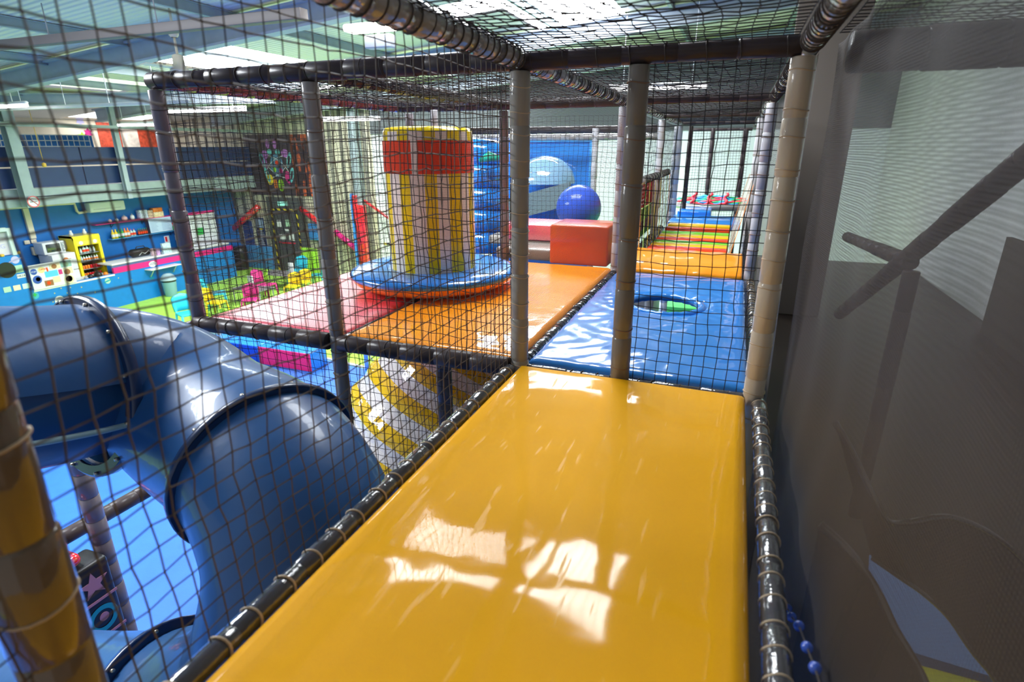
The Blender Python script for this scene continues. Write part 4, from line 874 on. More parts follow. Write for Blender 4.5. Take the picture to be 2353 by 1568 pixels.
row(['can_orange'] * 4 + ['can_red'] * 4, -18.75, 11.33, .079, 1.22, 'cans on the third fridge shelf', 'drink_can', lambda k: ('orange' if 'orange' in k else 'red') + ' drink can on the third fridge shelf', 'can')
row(['water'] * 2 + ['juice'] * 6, -18.75, 11.33, .079, 1.46, 'bottles on the second fridge shelf', 'drink_bottle', lambda k: ('clear water' if k == 'water' else 'white and orange juice') + ' bottle on the second fridge shelf', 'bottle')
row(['water', 'water', 'soda_pink', 'soda_pink', 'water', 'water'], -18.78, 11.36, .10, 1.70, 'bottles on the top fridge shelf', 'drink_bottle', lambda k: ('clear bottle with green cap' if k == 'water' else 'clear bottle with pink cap') + ' on the top fridge shelf', 'bottle')
row(['can_orange'] * 3 + ['can_red'] * 5, -18.75, 11.33, .079, .98, 'cans on the lowest fridge shelf', 'drink_can', lambda k: ('orange' if 'orange' in k else 'red') + ' drink can on the lowest fridge shelf', 'can')
fz = thing('fridge_freezer', 'white fridge freezer with a microwave on top and a planet sticker', 'fridge', (-18.85, 10.8, 0))
mb = MB(); mb.rbox((-19.2, 10.50, 0), (-18.62, 11.16, 1.82), .02); part(mb, 'body', m_white, fz)
mb = MB(); mb.rbox((-18.62, 10.50, .72), (-18.57, 11.16, 1.29), .015); part(mb, 'door', m_white, fz); mb = MB(); mb.rbox((-18.62, 10.50, 1.31), (-18.57, 11.16, 1.82), .015); part(mb, 'door', m_white, fz)
pl = part(disc((-18.568, 10.86, 1.62), .085, 'X'), 'planet_sticker', m_rust, fz); part(disc((-18.560, 10.86, 1.62), .15, 'X', pts=[(cos(q) * .15, sin(q) * .02 + cos(q) * .03) for q in [2 * pi * k / 24 for k in range(24)]]), 'planet_ring', mat('pale_rust', (.5, .2, .12), .5), pl)
mw = thing('microwave_oven', 'white microwave oven with dark window on top of the fridge freezer', 'microwave', (-18.85, 10.7, 1.82))
mb = MB(); mb.rbox((-19.15, 10.42, 1.83), (-18.72, 11.02, 2.18), .02); part(mb, 'case', m_white, mw)
mb = MB(); mb.rbox((-18.72, 10.50, 1.89), (-18.70, 10.88, 2.13), .02); part(mb, 'window', m_glass, mw); mb = MB(); mb.rbox((-18.72, 10.92, 1.87), (-18.705, 11.0, 2.15), .005); part(mb, 'control_panel', m_grey, mw)
for z in (2.08, 1.95): mb = MB(); mb.lathe((-18.70, 10.96, z), [(.02, 0), (.02, .02), (0, .02)], 12, axis='X'); part(mb, 'knob', m_white, mw)
mb = MB(); mb.lathe((-19.0, 11.1, 2.0), [(0, 0), (.16, 0), (.16, .03), (0, .03)], 24, axis='X'); mb.lathe((-18.97, 11.1, 2.0), [(.05, 0), (.05, .03), (0, .03)], 16, axis='X'); tag(mb.build('round_clock', mat('grey_tin', (.3, .28, .27), .4)), 'round grey dish standing between the microwave and the yellow fridge', 'dish')
ac = thing('air_conditioner', 'white wall mounted air conditioner above the pink shelf', 'air conditioner', (-19.2, 12.8, 3.0))
mb = MB(); mb.rbox((-19.295, 12.20, 2.86), (-19.02, 13.36, 3.17), .04); part(mb, 'case', m_white, ac); mb = MB(); mb.box((-19.02, 12.3, 2.95), (-19.012, 13.2, 2.96)); part(mb, 'louvre', m_grey, ac)
mb = MB(); mb.tube([(-19.2, 12.18, 2.9), (-19.2, 11.95, 2.88), (-19.2, 11.9, 2.95), (-19.2, 11.88, 3.18), (-19.2, 11.4, 3.2), (-19.2, 6, 3.2)], .04, 8); part(mb, 'pipe_duct', m_cream, ac)
mb = MB(); mb.rbox((-19.29, 10.45, 2.28), (-19.2, 10.60, 3.15), .01); tag(mb.build('cable_duct', m_cream), 'cream vertical cable duct on the blue wall left of the microwave', 'duct')
mb = MB(); mb.rbox((-19.29, 10.28, 2.14), (-19.24, 10.42, 2.25), .01); mb.rbox((-19.286, 10.31, 2.165), (-19.235, 10.39, 2.225), .005); tag(mb.build('wall_socket', m_cream), 'left white double socket below the cable duct', 'socket')
mb = MB(); mb.rbox((-19.29, 10.46, 2.15), (-19.24, 10.60, 2.26), .01); mb.lathe((-19.24, 10.53, 2.2), [(.03, 0), (.025, .008), (0, .008)], 12, axis='X'); tag(mb.build('wall_socket', m_cream), 'right white socket directly under the cable duct', 'socket')
ph = thing('wall_phone', 'cream wall phone with coiled cord hanging below the sockets', 'phone', (-19.25, 10.5, 1.8))
mb = MB(); mb.rbox((-19.29, 10.40, 1.80), (-19.18, 10.62, 2.04), .02); part(mb, 'body', m_cream, ph); mb = MB(); mb.rbox((-19.18, 10.44, 1.83), (-19.17, 10.54, 1.87), .003); part(mb, 'display', m_glass, ph)
mb = MB(); mb.tube([(-19.2, 10.45, 1.80), (-19.2, 10.5, 1.70), (-19.2, 10.56, 1.69), (-19.2, 10.6, 1.80)], .01, 6); part(mb, 'cord', m_black, ph)
# shelves
def shelf(label, y0, y1, z, m):
    t_ = thing('wall_shelf', label, 'shelf', (-19.2, (y0 + y1) / 2, z)); mb = MB(); mb.rbox((-19.3, y0, z - .025), (-19.05, y1, z), .01); part(mb, 'board', m, t_)
    for f in (.2, .55, .85):
        y = y0 + (y1 - y0) * f; mb = MB(); mb.tube([(-19.28, y, z - .03), (-19.28, y, z - .17), (-19.25, y, z - .19)], .008, 6); mb.tube([(-19.28, y, z - .15), (-19.2, y, z - .12), (-19.12, y, z - .03)], .008, 6); part(mb, 'bracket', m_black, t_)
shelf('hot pink wall shelf with jars and boxes, the upper of the two', 12.27, 15.4, 2.48, m_pink); shelf('blue wall shelf with bottles, the lower of the two', 12.68, 15.4, 1.95, mat('sky_blue_laminate', (.08, .35, .70), .4))
XS = -19.15
def jar(label, y, z, r, h, m_, lidm=m_grey):
    t_ = thing('sweet_jar', label, 'jar', (XS, y, z)); mb = MB(); mb.lathe((XS, y, z), [(0, 0), (r * .7, 0), (r, h * .3), (r * .9, h * .65), (r * .5, h * .75)], 14); part(mb, 'pot', m_, t_)
    mb = MB(); mb.lathe((XS, y, z + h * .74), [(r * .55, 0), (r * .45, h * .1), (r * .1, h * .15), (r * .12, h * .25), (0, h * .27)], 12); part(mb, 'lid', lidm, t_)
m_pinkw = mat('pinkish_porcelain', (.75, .45, .45), .2)
jar('smallest pink mug at the left end of the pink shelf', 12.82, 2.48, .055, .13, m_pinkw); jar('tiny silver trinket second from the left on the pink shelf', 13.05, 2.48, .045, .13, m_white); jar('round pink glass jar in the middle group on the pink shelf', 13.32, 2.48, .09, .20, m_pinkw); jar('tall pale glass jar left of the cake boxes', 13.60, 2.48, .065, .22, m_white)
def box_(name, label, m, y0, y1, z0, z1, x0=-19.25, x1=-19.06, cat='box', grp=None): mb = MB(); mb.rbox((x0, y0, z0), (x1, y1, z1), .006, 1); return tag(mb.build(name, m), label, cat, grp)
m_bx1 = mat('pastel_print_carton', (.62, .65, .8), .4, var=.5, vscale=30); m_bx2 = mat('orange_print_carton', (.85, .35, .12), .4, var=.3, vscale=20); m_bx3 = mat('red_yellow_carton', (.90, .22, .04), .4, var=.3, vscale=25)
for k in range(3): box_('cake_box', ['bottom', 'middle', 'top'][k] + ' pastel carton in the stack left of the waffle boxes', m_bx1, 13.83, 14.12, 2.48 + .10 * k, 2.575 + .10 * k)
for k in range(3): box_('biscuit_box', ['bottom', 'middle', 'top'][k] + ' brownish carton in the middle stack on the pink shelf', mat('brown_print_carton', (.6, .4, .3), .4, var=.5, vscale=30), 14.14, 14.32, 2.48 + .09 * k, 2.565 + .09 * k)
box_('waffle_box', 'lower cream and yellow carton under the red one on the pink shelf', mat('cream_yellow_carton', (.85, .65, .4), .4, var=.3, vscale=22), 14.34, 14.72, 2.48, 2.66); box_('waffle_box', 'upper bright red and yellow carton on the pink shelf', m_bx3, 14.34, 14.70, 2.665, 2.80)
# second shelf bottles
row(['soda_yellow', 'soda_yellow', 'soda_green', 'soda_green', 'soda_orange', 'soda_orange', 'soda_pink', 'soda_pink'], -19.13, 12.80, .105, 1.95, 'large soda bottles on the blue shelf', 'soda_bottle', lambda k: 'large %s soda bottle on the blue shelf' % k.split('_')[1], 'bottle')
row(['syrup'] * 5, -19.13, 13.70, .075, 1.95, 'small brown bottles on the blue shelf', 'syrup_bottle', lambda k: 'small brown bottle with green cap beside the printed menu', 'bottle')
pmn = thing('printed_price_list', 'pale blue printed menu sheet hung between the pink and blue shelves', 'menu', (-19.1, 14.0, 1.97))
mb = MB(); mb.box((-19.06, 14.07, 1.97), (-19.05, 14.95, 2.46)); part(mb, 'sheet', mat('pale_blue_paper', (.55, .68, .85), .5), pmn)
for k in range(9):
    for (y0, y1) in ((14.12, 14.40), (14.55, 14.88)): mb = MB(); mb.box((-19.05, y0, 2.02 + k * .045), (-19.046, y1 - .03 * (k % 3), 2.032 + k * .045)); part(mb, 'print_line', mat('blue_grey_ink', (.2, .3, .5), .5), pmn)
# right part of shelves (near the corner post)
sf = thing('soft_toy', 'red and green soft figure sitting on the blue shelf right of the menu', 'toy', (-19.13, 15.05, 1.95))
mb = MB(); mb.lathe((-19.13, 15.06, 1.95), [(0, 0), (.09, .02), (.08, .12), (.04, .16), (0, .17)], 14); part(mb, 'body', m_green, sf); mb = MB(); mb.lathe((-19.13, 15.06, 2.14), [(0.001, -.06), (.05, -.04), (.065, 0), (.05, .04), (.001, .06)], 14); part(mb, 'head', mat('pale_red_cloth', (.8, .35, .3), .6), sf); mb = MB(); mb.lathe((-19.13, 15.06, 2.17), [(.065, 0), (.05, .04), (.0, .07)], 14); part(mb, 'cap', m_red, sf)
box_('sweet_basket', 'basket of colourful sweets beside the soft figure on the blue shelf', mat('mixed_sweets', (.6, .3, .15), .5, var=.7, vscale=40), 15.16, 15.38, 1.95, 2.15, cat='basket'); box_('framed_picture', 'white framed picture at the right end of the pink shelf', m_white, 15.10, 15.38, 2.48, 2.72, cat='picture')
# things on the worktop
sp = thing('portable_speaker', 'black portable speaker with a carry handle on the white worktop', 'speaker', (-18.5, 13.0, 1.35))
mb = MB(); mb.tube([(-18.42, 12.75, 1.49), (-18.42, 12.80, 1.50), (-18.42, 13.35, 1.50), (-18.42, 13.40, 1.49)], [.10, .135, .135, .10], 20); part(mb, 'barrel', m_black, sp)
mb = MB(); mb.tube([(-18.42, 12.95, 1.62), (-18.42, 13.0, 1.69), (-18.42, 13.25, 1.69), (-18.42, 13.3, 1.62)], .015, 8); part(mb, 'handle', m_black, sp)
mb = MB(); mb.tube([(-18.30, 12.95, 1.42), (-18.282, 13.05, 1.52), (-18.285, 13.15, 1.46), (-18.282, 13.3, 1.54), (-18.30, 13.38, 1.44)], .012, 6); part(mb, 'chrome_trim', m_white, sp)
lf = thing('leaflet_rack', 'rack of colourful leaflets standing on the white worktop', 'leaflet rack', (-18.2, 13.6, 1.35))
for k, (y0, y1, h) in enumerate(((13.30, 13.42, .24), (13.44, 13.56, .20), (13.68, 13.98, .36))): mb = MB(); mb.rbox((-18.22 + .02 * k, y0, 1.35), (-18.12 + .02 * k, y1, 1.35 + h), .004); part(mb, 'leaflet', mat('leaflet_print_%d' % k, [(.75, .5, .6), (.55, .3, .6), (.55, .7, .8)][k], .4, var=.5, vscale=25), lf)
fn_ = thing('fire_notice', 'small red and white fire notice on the blue wall above the worktop', 'sign', (-19.295, 14.82, 1.52))
decal('card', None, m_white, 14.72, 14.92, 1.52, 1.76, -19.295, par=fn_); decal('red_field', None, m_red, 14.75, 14.83, 1.55, 1.73, -19.289, par=fn_)
mb = MB(); mb.rbox((-19.29, 15.15, 1.55), (-19.22, 15.28, 1.74), .02); tag(mb.build('soap_dispenser', m_white), 'small white dispenser on the blue wall near the corner post', 'dispenser')
hs = thing('side_shelf', 'small white drop shelf with legs fixed to the counter front above the bin', 'shelf', (CX, 13.4, .95))
mb = MB(); mb.rbox((CX + .0, 12.80, .97), (CX + .34, 13.95, 1.0), .01); part(mb, 'board', m_white, hs)
for y in (12.95, 13.8): mb = MB(); mb.tube([(CX + .25, y, .97), (CX + .03, y, .72)], .015, 6); part(mb, 'leg', mat('pale_green_leg', (.6, .75, .5), .5), hs)
part(disc((CX + .016, 13.12, 1.12), .14, 'X', r0=(.10,)), 'round_notice', m_white, hs, 'oval white notice')
for k in range(3): text(['PAY HERE', 'THE PLATEAUX', 'ICI'][k], (CX + .026, 13.12, 1.16 - .045 * k), .036, m_ink, par=hs)
bn = thing('waste_bin', 'grey-blue swing top waste bin in front of the blue counter', 'bin', (-17.7, 13.35, 0))
mb = MB(); mb.lathe((-17.70, 13.35, 0), [(0, 0), (.17, 0), (.18, .02), (.225, .52)], 28); part(mb, 'bucket', mat('grey_blue_plastic', (.22, .42, .50), .35), bn)
mb = MB(); mb.lathe((-17.70, 13.35, 0), [(.225, .50), (.228, .56)], 28); part(mb, 'bin_bag', m_black, bn)
mb = MB(); mb.lathe((-17.70, 13.35, 0), [(.245, .555), (.25, .58), (.225, .62), (.19, .70), (.12, .76), (0, .785)], 28); part(mb, 'lid', mat('pale_grey_blue_plastic', (.40, .52, .60), .3), bn)
sg = thing('no_smoking_sign', 'round red and white no smoking sign on the grey beam', 'sign', (-17.6, 9.95, 3.55))
part(disc((-17.60, 9.87, 3.45), .15, 'X'), 'plate', m_white, sg); part(disc((-17.592, 9.87, 3.45), .15, 'X', r0=.125), 'red_ring', m_red, sg)
mb = MB(); mb.box((-17.59, 9.79, 3.44), (-17.583, 9.96, 3.455)); part(mb, 'cigarette', m_ink, sg); mb = MB(); mb.tube([(-17.585, 9.79, 3.54), (-17.585, 9.96, 3.36)], .009, 6); part(mb, 'red_slash', m_red, sg)
# clutter on the low worktop
for k, (y, r, m_, lb) in enumerate(((11.15, .09, m_black, 'black glove-like bundle on the low white worktop'), (11.38, .12, m_black, 'black helmet-shaped bundle at the end of the low worktop'), (11.02, .06, m_grey, 'small grey bundle at the left end of the low worktop clutter'), (11.62, .07, m_oj, 'orange packet on the low worktop before the fridge'))):
    mb = MB(); mb.lathe((CX - .12, y, 1.05), [(r * .9, 0), (r, r * .3), (r * .8, r * .9), (r * .3, r * 1.3), (0, r * 1.35)], 14); tag(mb.build('worktop_bundle', m_), lb, 'bundle')
for k, y in enumerate((11.38, 11.78)): mb = MB(); mb.lathe((-18.9, y, 2.26), [(0, 0), (.05, 0), (.06, .06), (.03, .12), (.04, .15), (0, .17)], 12); tag(mb.build('unicorn_figurine', m_white), ['left', 'right'][k] + ' white figurine on top of the yellow drinks fridge', 'figurine')
# serving window further along seen through the net
mb = MB(); mb.box((CX - .5, 14.9, 1.35), (CX - .45, 16.35, 2.52)); tag(mb.build('display_panel', mat('white_lattice_panel', (.75, .75, .82), .5)), 'white panel above the far end of the counter seen through the nets', 'panel')
mb = MB(); mb.box((CX - .45, 15.1, 2.5), (CX - .40, 16.3, 2.58)); tag(mb.build('pink_valance', m_pink), 'pink strip above the white panel at the far end of the counter', 'panel')
mb = MB(); mb.rbox((CX - .44, 15.4, 1.75), (CX - .38, 15.7, 2.0), .03); tag(mb.build('green_sign', m_green), 'bright green sign on the white panel', 'sign')
# ================================================================== HALL: BACK WALL
YW = 18.14
def wdecal(name, label, m, x0, x1, z0, z1, y=YW, cat='sign', par=None, th=.02):
    mb = MB(); mb.box((x0, y - th, z0), (x1, y, z1))
    if par is not None: return part(mb, name, m, par, label)
    return tag(mb.build(name, m), label, cat)
ps = thing('wall_poster', 'large dark poster with flames and a ring of bright cartoon shapes on the beige wall', 'poster', (-16.7, YW, 3.0))
m_flame = bpy.data.materials.new('poster_flames_print'); m_flame.use_nodes = True
nt = m_flame.node_tree; b = nt.nodes['Principled BSDF']; b.inputs['Roughness'].default_value = .6
tc = node(nt, 'ShaderNodeTexCoord'); mp = node(nt, 'ShaderNodeMapping'); mp.inputs['Scale'].default_value = (2.4, 1, .9); nz = node(nt, 'ShaderNodeTexNoise'); nz.inputs['Scale'].default_value = 1.6; nz.inputs['Detail'].default_value = 5
cr = node(nt, 'ShaderNodeValToRGB'); cr.color_ramp.elements[0].position = .50; cr.color_ramp.elements[0].color = (.03, .015, .02, 1); cr.color_ramp.elements[1].position = .62; cr.color_ramp.elements[1].color = (.75, .13, .03, 1)
nt.links.new(tc.outputs['Object'], mp.inputs[0]); nt.links.new(mp.outputs[0], nz.inputs['Vector']); nt.links.new(nz.outputs[0], cr.inputs[0]); nt.links.new(cr.outputs[0], b.inputs['Base Color'])
wdecal('dark_sheet', None, mat('poster_dark_print', (.045, .03, .04), .6), -18.2, -16.0, 3.02, 5.28, par=ps); wdecal('flame_sheet', None, m_flame, -16.0, -15.2, 3.02, 5.28, par=ps)
def wdisc(x, z, rx, rz, m_, par, name='shape', r0=0, rot=0.0, dy=.024, lab=None):
    q = [2 * pi * k / 20 for k in range(20)]; P_ = [(cos(a) * rx * cos(rot) - sin(a) * rz * sin(rot), cos(a) * rx * sin(rot) + sin(a) * rz * cos(rot)) for a in q]
    mb = MB(); c_ = Vector((x, YW - dy, z)); N = 20
    if r0:
        vs = [c_ + Vector((a, 0, b_)) for a, b_ in P_] + [c_ + Vector((a * r0, 0, b_ * r0)) for a, b_ in P_]; mb.add(vs, [[i, (i + 1) % N, N + (i + 1) % N, N + i] for i in range(N)], False)
    else: vs = [c_ + Vector((a, 0, b_)) for a, b_ in P_] + [c_ + Vector((a, .003, b_)) for a, b_ in P_]; mb.add(vs, [list(range(N)), list(range(N, 2 * N))[::-1]] + [[i, (i + 1) % N, N + (i + 1) % N, N + i] for i in range(N)], False)
    return part(mb, name, m_, par, lab)
m_pcy = mat('cyan_print', (.15, .55, .6), .5); m_ppu = mat('violet_print', (.45, .15, .55), .5); m_pbl = mat('steel_blue_print', (.08, .22, .38), .5)
wdisc(-16.78, 4.15, .32, .42, m_pbl, ps); wdisc(-16.78, 4.1, .66, .28, m_white, ps, 'swirl', .93, .55, .03); wdisc(-16.78, 4.1, .66, .28, m_white, ps, 'swirl', .93, -.55, .03)
for (x, z, rx, rz, m_) in ((-17.1, 4.95, .09, .17, m_ppu), (-16.75, 4.95, .1, .18, m_ppu), (-17.3, 4.55, .17, .16, m_ppu), (-16.3, 4.6, .18, .15, m_ppu), (-17.35, 4.2, .12, .22, m_ppu), (-17.05, 4.65, .12, .1, m_pcy), (-16.65, 4.65, .12, .1, m_pcy), (-17.2, 3.62, .16, .20, m_yel), (-16.95, 3.45, .08, .2, m_oj), (-16.68, 3.42, .13, .24, m_lime), (-16.3, 3.75, .14, .2, m_magenta), (-16.25, 3.55, .1, .1, m_magenta), (-16.9, 4.0, .07, .1, m_lime), (-16.6, 3.95, .08, .12, m_magenta), (-16.75, 4.25, .09, .09, m_redo)): wdisc(x, z, rx, rz, m_, ps, 'shape', 0, 0, .032)
for (x, z, s_) in ((-17.45, 4.35, 1), (-16.15, 4.35, -1), (-17.3, 3.8, 1), (-16.1, 3.8, -1)): wdisc(x, z, .10, .30, m_pcy, ps, 'loop', .6, .3 * s_, .034)
# exit door
dr = thing('exit_door', 'dark grey double door edged with black and yellow hazard tape under the poster', 'door', (-16.65, YW, 0))
mb = MB(); mb.box((-17.55, YW - .04, 0), (-15.75, YW, 2.95)); part(mb, 'surround', mat('dark_slate_paint', (.075, .08, .08), .6), dr)
mb = MB(); mb.box((-17.28, YW - .08, 0.02), (-16.06, YW - .04, 2.45)); part(mb, 'door_leaf', mat('slate_grey_door', (.06, .06, .065), .5), dr)
m_hz = bpy.data.materials.new('hazard_tape'); m_hz.use_nodes = True; nt = m_hz.node_tree; b = nt.nodes['Principled BSDF']
tc = node(nt, 'ShaderNodeTexCoord'); wv = node(nt, 'ShaderNodeTexWave', bands_direction='DIAGONAL'); wv.inputs['Scale'].default_value = 2.0; cr = node(nt, 'ShaderNodeValToRGB'); cr.color_ramp.interpolation = 'CONSTANT'; cr.color_ramp.elements[0].color = (.02, .02, .02, 1); cr.color_ramp.elements[1].position = .5; cr.color_ramp.elements[1].color = (.85, .62, .02, 1)
nt.links.new(tc.outputs['Object'], wv.inputs['Vector']); nt.links.new(wv.outputs[0], cr.inputs[0]); nt.links.new(cr.outputs[0], b.inputs['Base Color'])
mb = MB(); mb.box((-17.33, YW - .10, 0), (-17.27, YW - .08, 2.5)); mb.box((-16.07, YW - .10, 0), (-16.01, YW - .08, 2.5)); mb.box((-17.33, YW - .10, 2.44), (-16.01, YW - .08, 2.51)); part(mb, 'hazard_tape', m_hz, dr)
mb = MB(); mb.box((-17.1, YW - .12, 1.14), (-16.3, YW - .08, 1.18)); part(mb, 'push_bar', m_red, dr)
mb = MB(); mb.box((-16.95, YW - .06, 2.62), (-16.5, YW - .04, 2.78)); part(mb, 'exit_light', mat('lit_green_white_sign', (.3, .8, .7), .4, emit=(.4, .9, .8), estr=.8), dr)
for (x, z, w_, h_, m_) in ((-17.0, 1.92, .2, .26, m_white), (-16.55, 1.95, .22, .28, m_pgreen), (-16.9, 1.38, .28, .22, m_white), (-16.45, 1.40, .25, .30, m_white), (-16.65, 1.66, .2, .1, m_white)): wdecal('notice', None, m_, x - w_ / 2, x + w_ / 2, z - h_ / 2, z + h_ / 2, YW - .08, par=dr, th=.006)
wdecal('door_panel', 'plain dark blue door leaf left of the hazard taped door', mat('blue_door_paint', (.03, .06, .22), .5), -19.0, -18.5, 0.45, 1.95, cat='door')
pb = thing('rules_board', 'tall dark blue board of small white text on the beige wall left of the door', 'sign', (-18.1, YW, .9)); wdecal('board', None, m_navy, -18.28, -17.85, .9, 2.1, par=pb)
for k in range(9): wdecal('text_line', None, m_white, -18.24, -17.92 - .03 * (k % 3), 1.0 + k * .07, 1.02 + k * .07, YW - .02, par=pb, th=.004)
wdecal('text_picture', None, mat('pale_blue_print', (.3, .4, .6), .5), -18.24, -17.9, 1.70, 2.05, YW - .02, par=pb, th=.004)
wdecal('text_heading', None, m_yel, -18.15, -17.95, 1.62, 1.67, YW - .02, par=pb, th=.004)
mb = MB(); mb.rbox((-20, YW - .12, 0), (-17.6, YW, .95), .02); tag(mb.build('wall_padding', mat('mid_blue_padding', (.05, .22, .5), .5)), 'low mid blue padding along the foot of the beige wall left of the door', 'padding')
mb = MB(); mb.lathe((-18.9, 17.62, 0), [(.25, 0), (.32, .3), (.33, .75), (.30, .95), (.0, .95)], 20); tag(mb.build('black_tub', m_black), 'round black tub against the beige wall below the red rail', 'tub')
def wbeam(label, x0, z0, x1, z1, r, m_): mb = MB(); mb.tube([(x0, YW - .2, z0), (x1, YW - .2, z1)], r, 10); return tag(mb.build('sloping_rail', m_), label, 'rail')
wbeam('red padded rail sloping up to the right, left of the hazard taped door', -20.0, 1.22, -17.85, 2.56, .12, m_red)
wbeam('red padded rail sloping down right of the hazard taped door', -15.72, 2.57, -14.2, 1.6, .11, m_red); wbeam('magenta and red rail continuing down to the red padded post', -14.2, 1.75, -13.1, .99, .11, vinyl('magenta_vinyl', (.7, .02, .2)))
wbeam('thin red rail sloping down right of the red padded post', -12.75, 2.95, -10.8, 1.8, .05, m_red)
pp = thing('padded_wall_post', 'tall red padded upright with blue edge against the wall left of the striped hat', 'padded upright', (-12.9, 17.9, .7)); mb = MB(); mb.rbox((-13.05, 17.7, .0), (-12.65, 17.9, 2.8), .03); mb.rbox((-13.12, 17.7, 2.2), (-13.0, 17.9, 3.15), .03); part(mb, 'red_pad', m_red, pp); mb = MB(); mb.rbox((-13.2, 17.7, .0), (-13.12, 17.9, 3.2), .02); part(mb, 'blue_edge', m_bp, pp)
mb = MB(); mb.rbox((-15.85, 17.8, 0), (-15.15, 17.95, 1.05), .03); tag(mb.build('lime_panel', m_lime), 'lime green panel at the foot of the wall right of the hazard taped door', 'panel')
mb = MB(); mb.rbox((-15.5, YW - .2, 1.35), (-15.05, YW, 2.0), .05); tag(mb.build('blue_wall_panel_toy', mat('toy_blue', (.03, .2, .55), .4)), 'blue wall toy with red trim above the lime panel', 'wall toy')
mb = MB(); mb.box((-12.2, 18.17, 1.33), (-11.0, 18.2, 1.39)); tag(mb.build('hazard_strip', m_hz), 'short yellow and black strip on the pale wall behind the striped hat', 'tape')
# red curtain picture and drawings on the upper cream wall, net over mezzanine rail
pc = thing('mural', 'red theatre curtain mural with a pale blue centre on the upper cream wall', 'mural', (-22.4, 16, 4.8))
mb = MB(); mb.box((-22.4, 15.3, 4.5), (-22.37, 16.15, 5.72)); part(mb, 'curtain', mat('red_curtain_print', (.55, .07, .03), .5, var=.4, vscale=9), pc, 'left red curtain'); mb = MB(); mb.box((-22.4, 16.15, 4.5), (-22.37, 16.85, 5.72)); part(mb, 'stage_picture', mat('pale_stage_print', (.75, .65, .55), .5, var=.3, vscale=4), pc); mb = MB(); mb.box((-22.4, 16.85, 4.5), (-22.37, 17.7, 5.72)); part(mb, 'curtain', MATS['red_curtain_print'], pc, 'right red curtain')
for k, (y, z, m_) in enumerate(((14.75, 5.75, m_plil), (14.95, 5.35, m_magenta), (14.72, 5.2, m_lime))): tag(disc((-22.395, y, z), .14, 'X', pts=star(.17, 6, .6)).build('wall_drawing', m_), ['lilac', 'pink heart-like', 'green'][k] + ' small drawing on the cream wall left of the curtain mural', 'drawing')
net('balcony_net', 'white square net over a blue sheet on top of the navy balcony at far left', (-18.9, 9.4, 4.86), (0, 1, 0), (0, 0, 1), 20, 2, .16, .012, m_white, .004)
mb = MB(); mb.box((-19.1, 9.2, 4.8), (-19.05, 12.8, 5.18)); tag(mb.build('blue_sheet', m_wallblue), 'blue sheet behind the white balcony net at far left', 'sheet')
mb = MB(); mb.tube([(-17.6, 10.35, 6.2), (-17.6, 10.37, 4.5)], .008, 6); mb.lathe((-17.6, 10.37, 4.38), [(0, -.06), (.05, -.04), (.05, .04), (0, .07)], 10); tag(mb.build('hanging_lantern', m_gold), 'little dark hanging lamp in front of the navy balcony beside the steel column', 'lamp')
# ---- lamps, trunking, fan
m_tube = mat('lit_tube', (1, 1, 1), .4, emit=(1.0, .96, .97), estr=TUBE_E)
def lamp(label, a, b, drop=.7, hang=True):
    a = Vector(a); b = Vector(b); t_ = thing('tube_lamp', label, 'lamp', a, 'tube lamps')
    mb = MB(); mb.tube([a + Vector((0, 0, .055)), b + Vector((0, 0, .055))], .05, 8, squash=.7); part(mb, 'housing', m_white, t_)
    mb = MB(); mb.tube([a, b], .036, 10); part(mb, 'lit_tube', m_tube, t_)
    if hang:
        for f in (.15, .85): p = a + (b - a) * f; mb = MB(); mb.tube([p + Vector((0, 0, .07)), Vector((p.x, p.y, roofz(p.x) - .02))], .006, 5); part(mb, 'chain', m_white, t_)
lamp('long lit tube lamp seen through the net at the upper left of the cage', (-14.07, 11.5, 5.7), (-11.54, 11.66, 5.7))
lamp('lit tube lamp seen between the two left posts of the cage above the beige wall', (-12.3, 15.5, 5.62), (-10.4, 15.8, 5.62))
lamp('lit tube lamp above the blue mat roof net', (-2.62, 12.3, 5.9), (-.74, 12.4, 5.9))
lamp('short lit tube lamp over the curtain mural', (-17.2, 12.4, 5.45), (-16.0, 12.6, 5.45))
lamp('small lit tube lamp at the far left edge above the balcony', (-15.6, 8.5, 5.68), (-14.4, 8.45, 5.68))
fl = thing('floodlight', 'bright floodlight with a grey bracket below the roof above the cage corner', 'lamp', (-4.9, 7.0, 6.25)); mb = MB(); mb.rbox((-5.05, 6.95, 6.24), (-4.35, 7.2, 6.33), .03); part(mb, 'lit_lens', mat('lit_warm_lens', (1, 1, 1), .3, emit=(1, .93, .8), estr=TUBE_E * 1.5), fl); mb = MB(); mb.rbox((-4.8, 7.05, 6.04), (-4.4, 7.2, 6.2), .02); mb.tube([(-4.6, 7.1, 6.2), (-4.6, 7.1, 6.95)], .02, 6); part(mb, 'bracket', m_steelb, fl)
tr = thing('lighting_trunking', 'long grey metal trunking hanging on chains across the upper left', 'trunking', (-9, 6.2, 6.3)); mb = MB()
M_ = Matrix.Rotation(-.06, 4, 'Z'); mb.rbox((-15.5, 6.10, 6.24), (-5.0, 6.24, 6.36), .01); part(mb, 'channel', mat('brushed_grey_metal', (.13, .115, .11), .5), tr)
for x in (-9.6, -7.4, -13): mb = MB(); mb.tube([(x, 6.17, 6.36), (x, 6.17, roofz(x) - .1)], .009, 5); part(mb, 'chain', m_grey, tr)
tr = thing('lighting_trunking', 'thin pale trunking hanging on white chains above the navy balcony', 'trunking', (-13, 9.3, 5.66)); mb = MB(); mb.rbox((-17.5, 8.95, 5.64), (-10.3, 9.03, 5.71), .01); part(mb, 'channel', m_white, tr)
for x in (-15.8, -14.0, -12.6, -11.2): mb = MB(); mb.tube([(x, 8.99, 5.71), (x, 8.99, roofz(x) - .1)], .009, 5); part(mb, 'chain', m_white, tr)
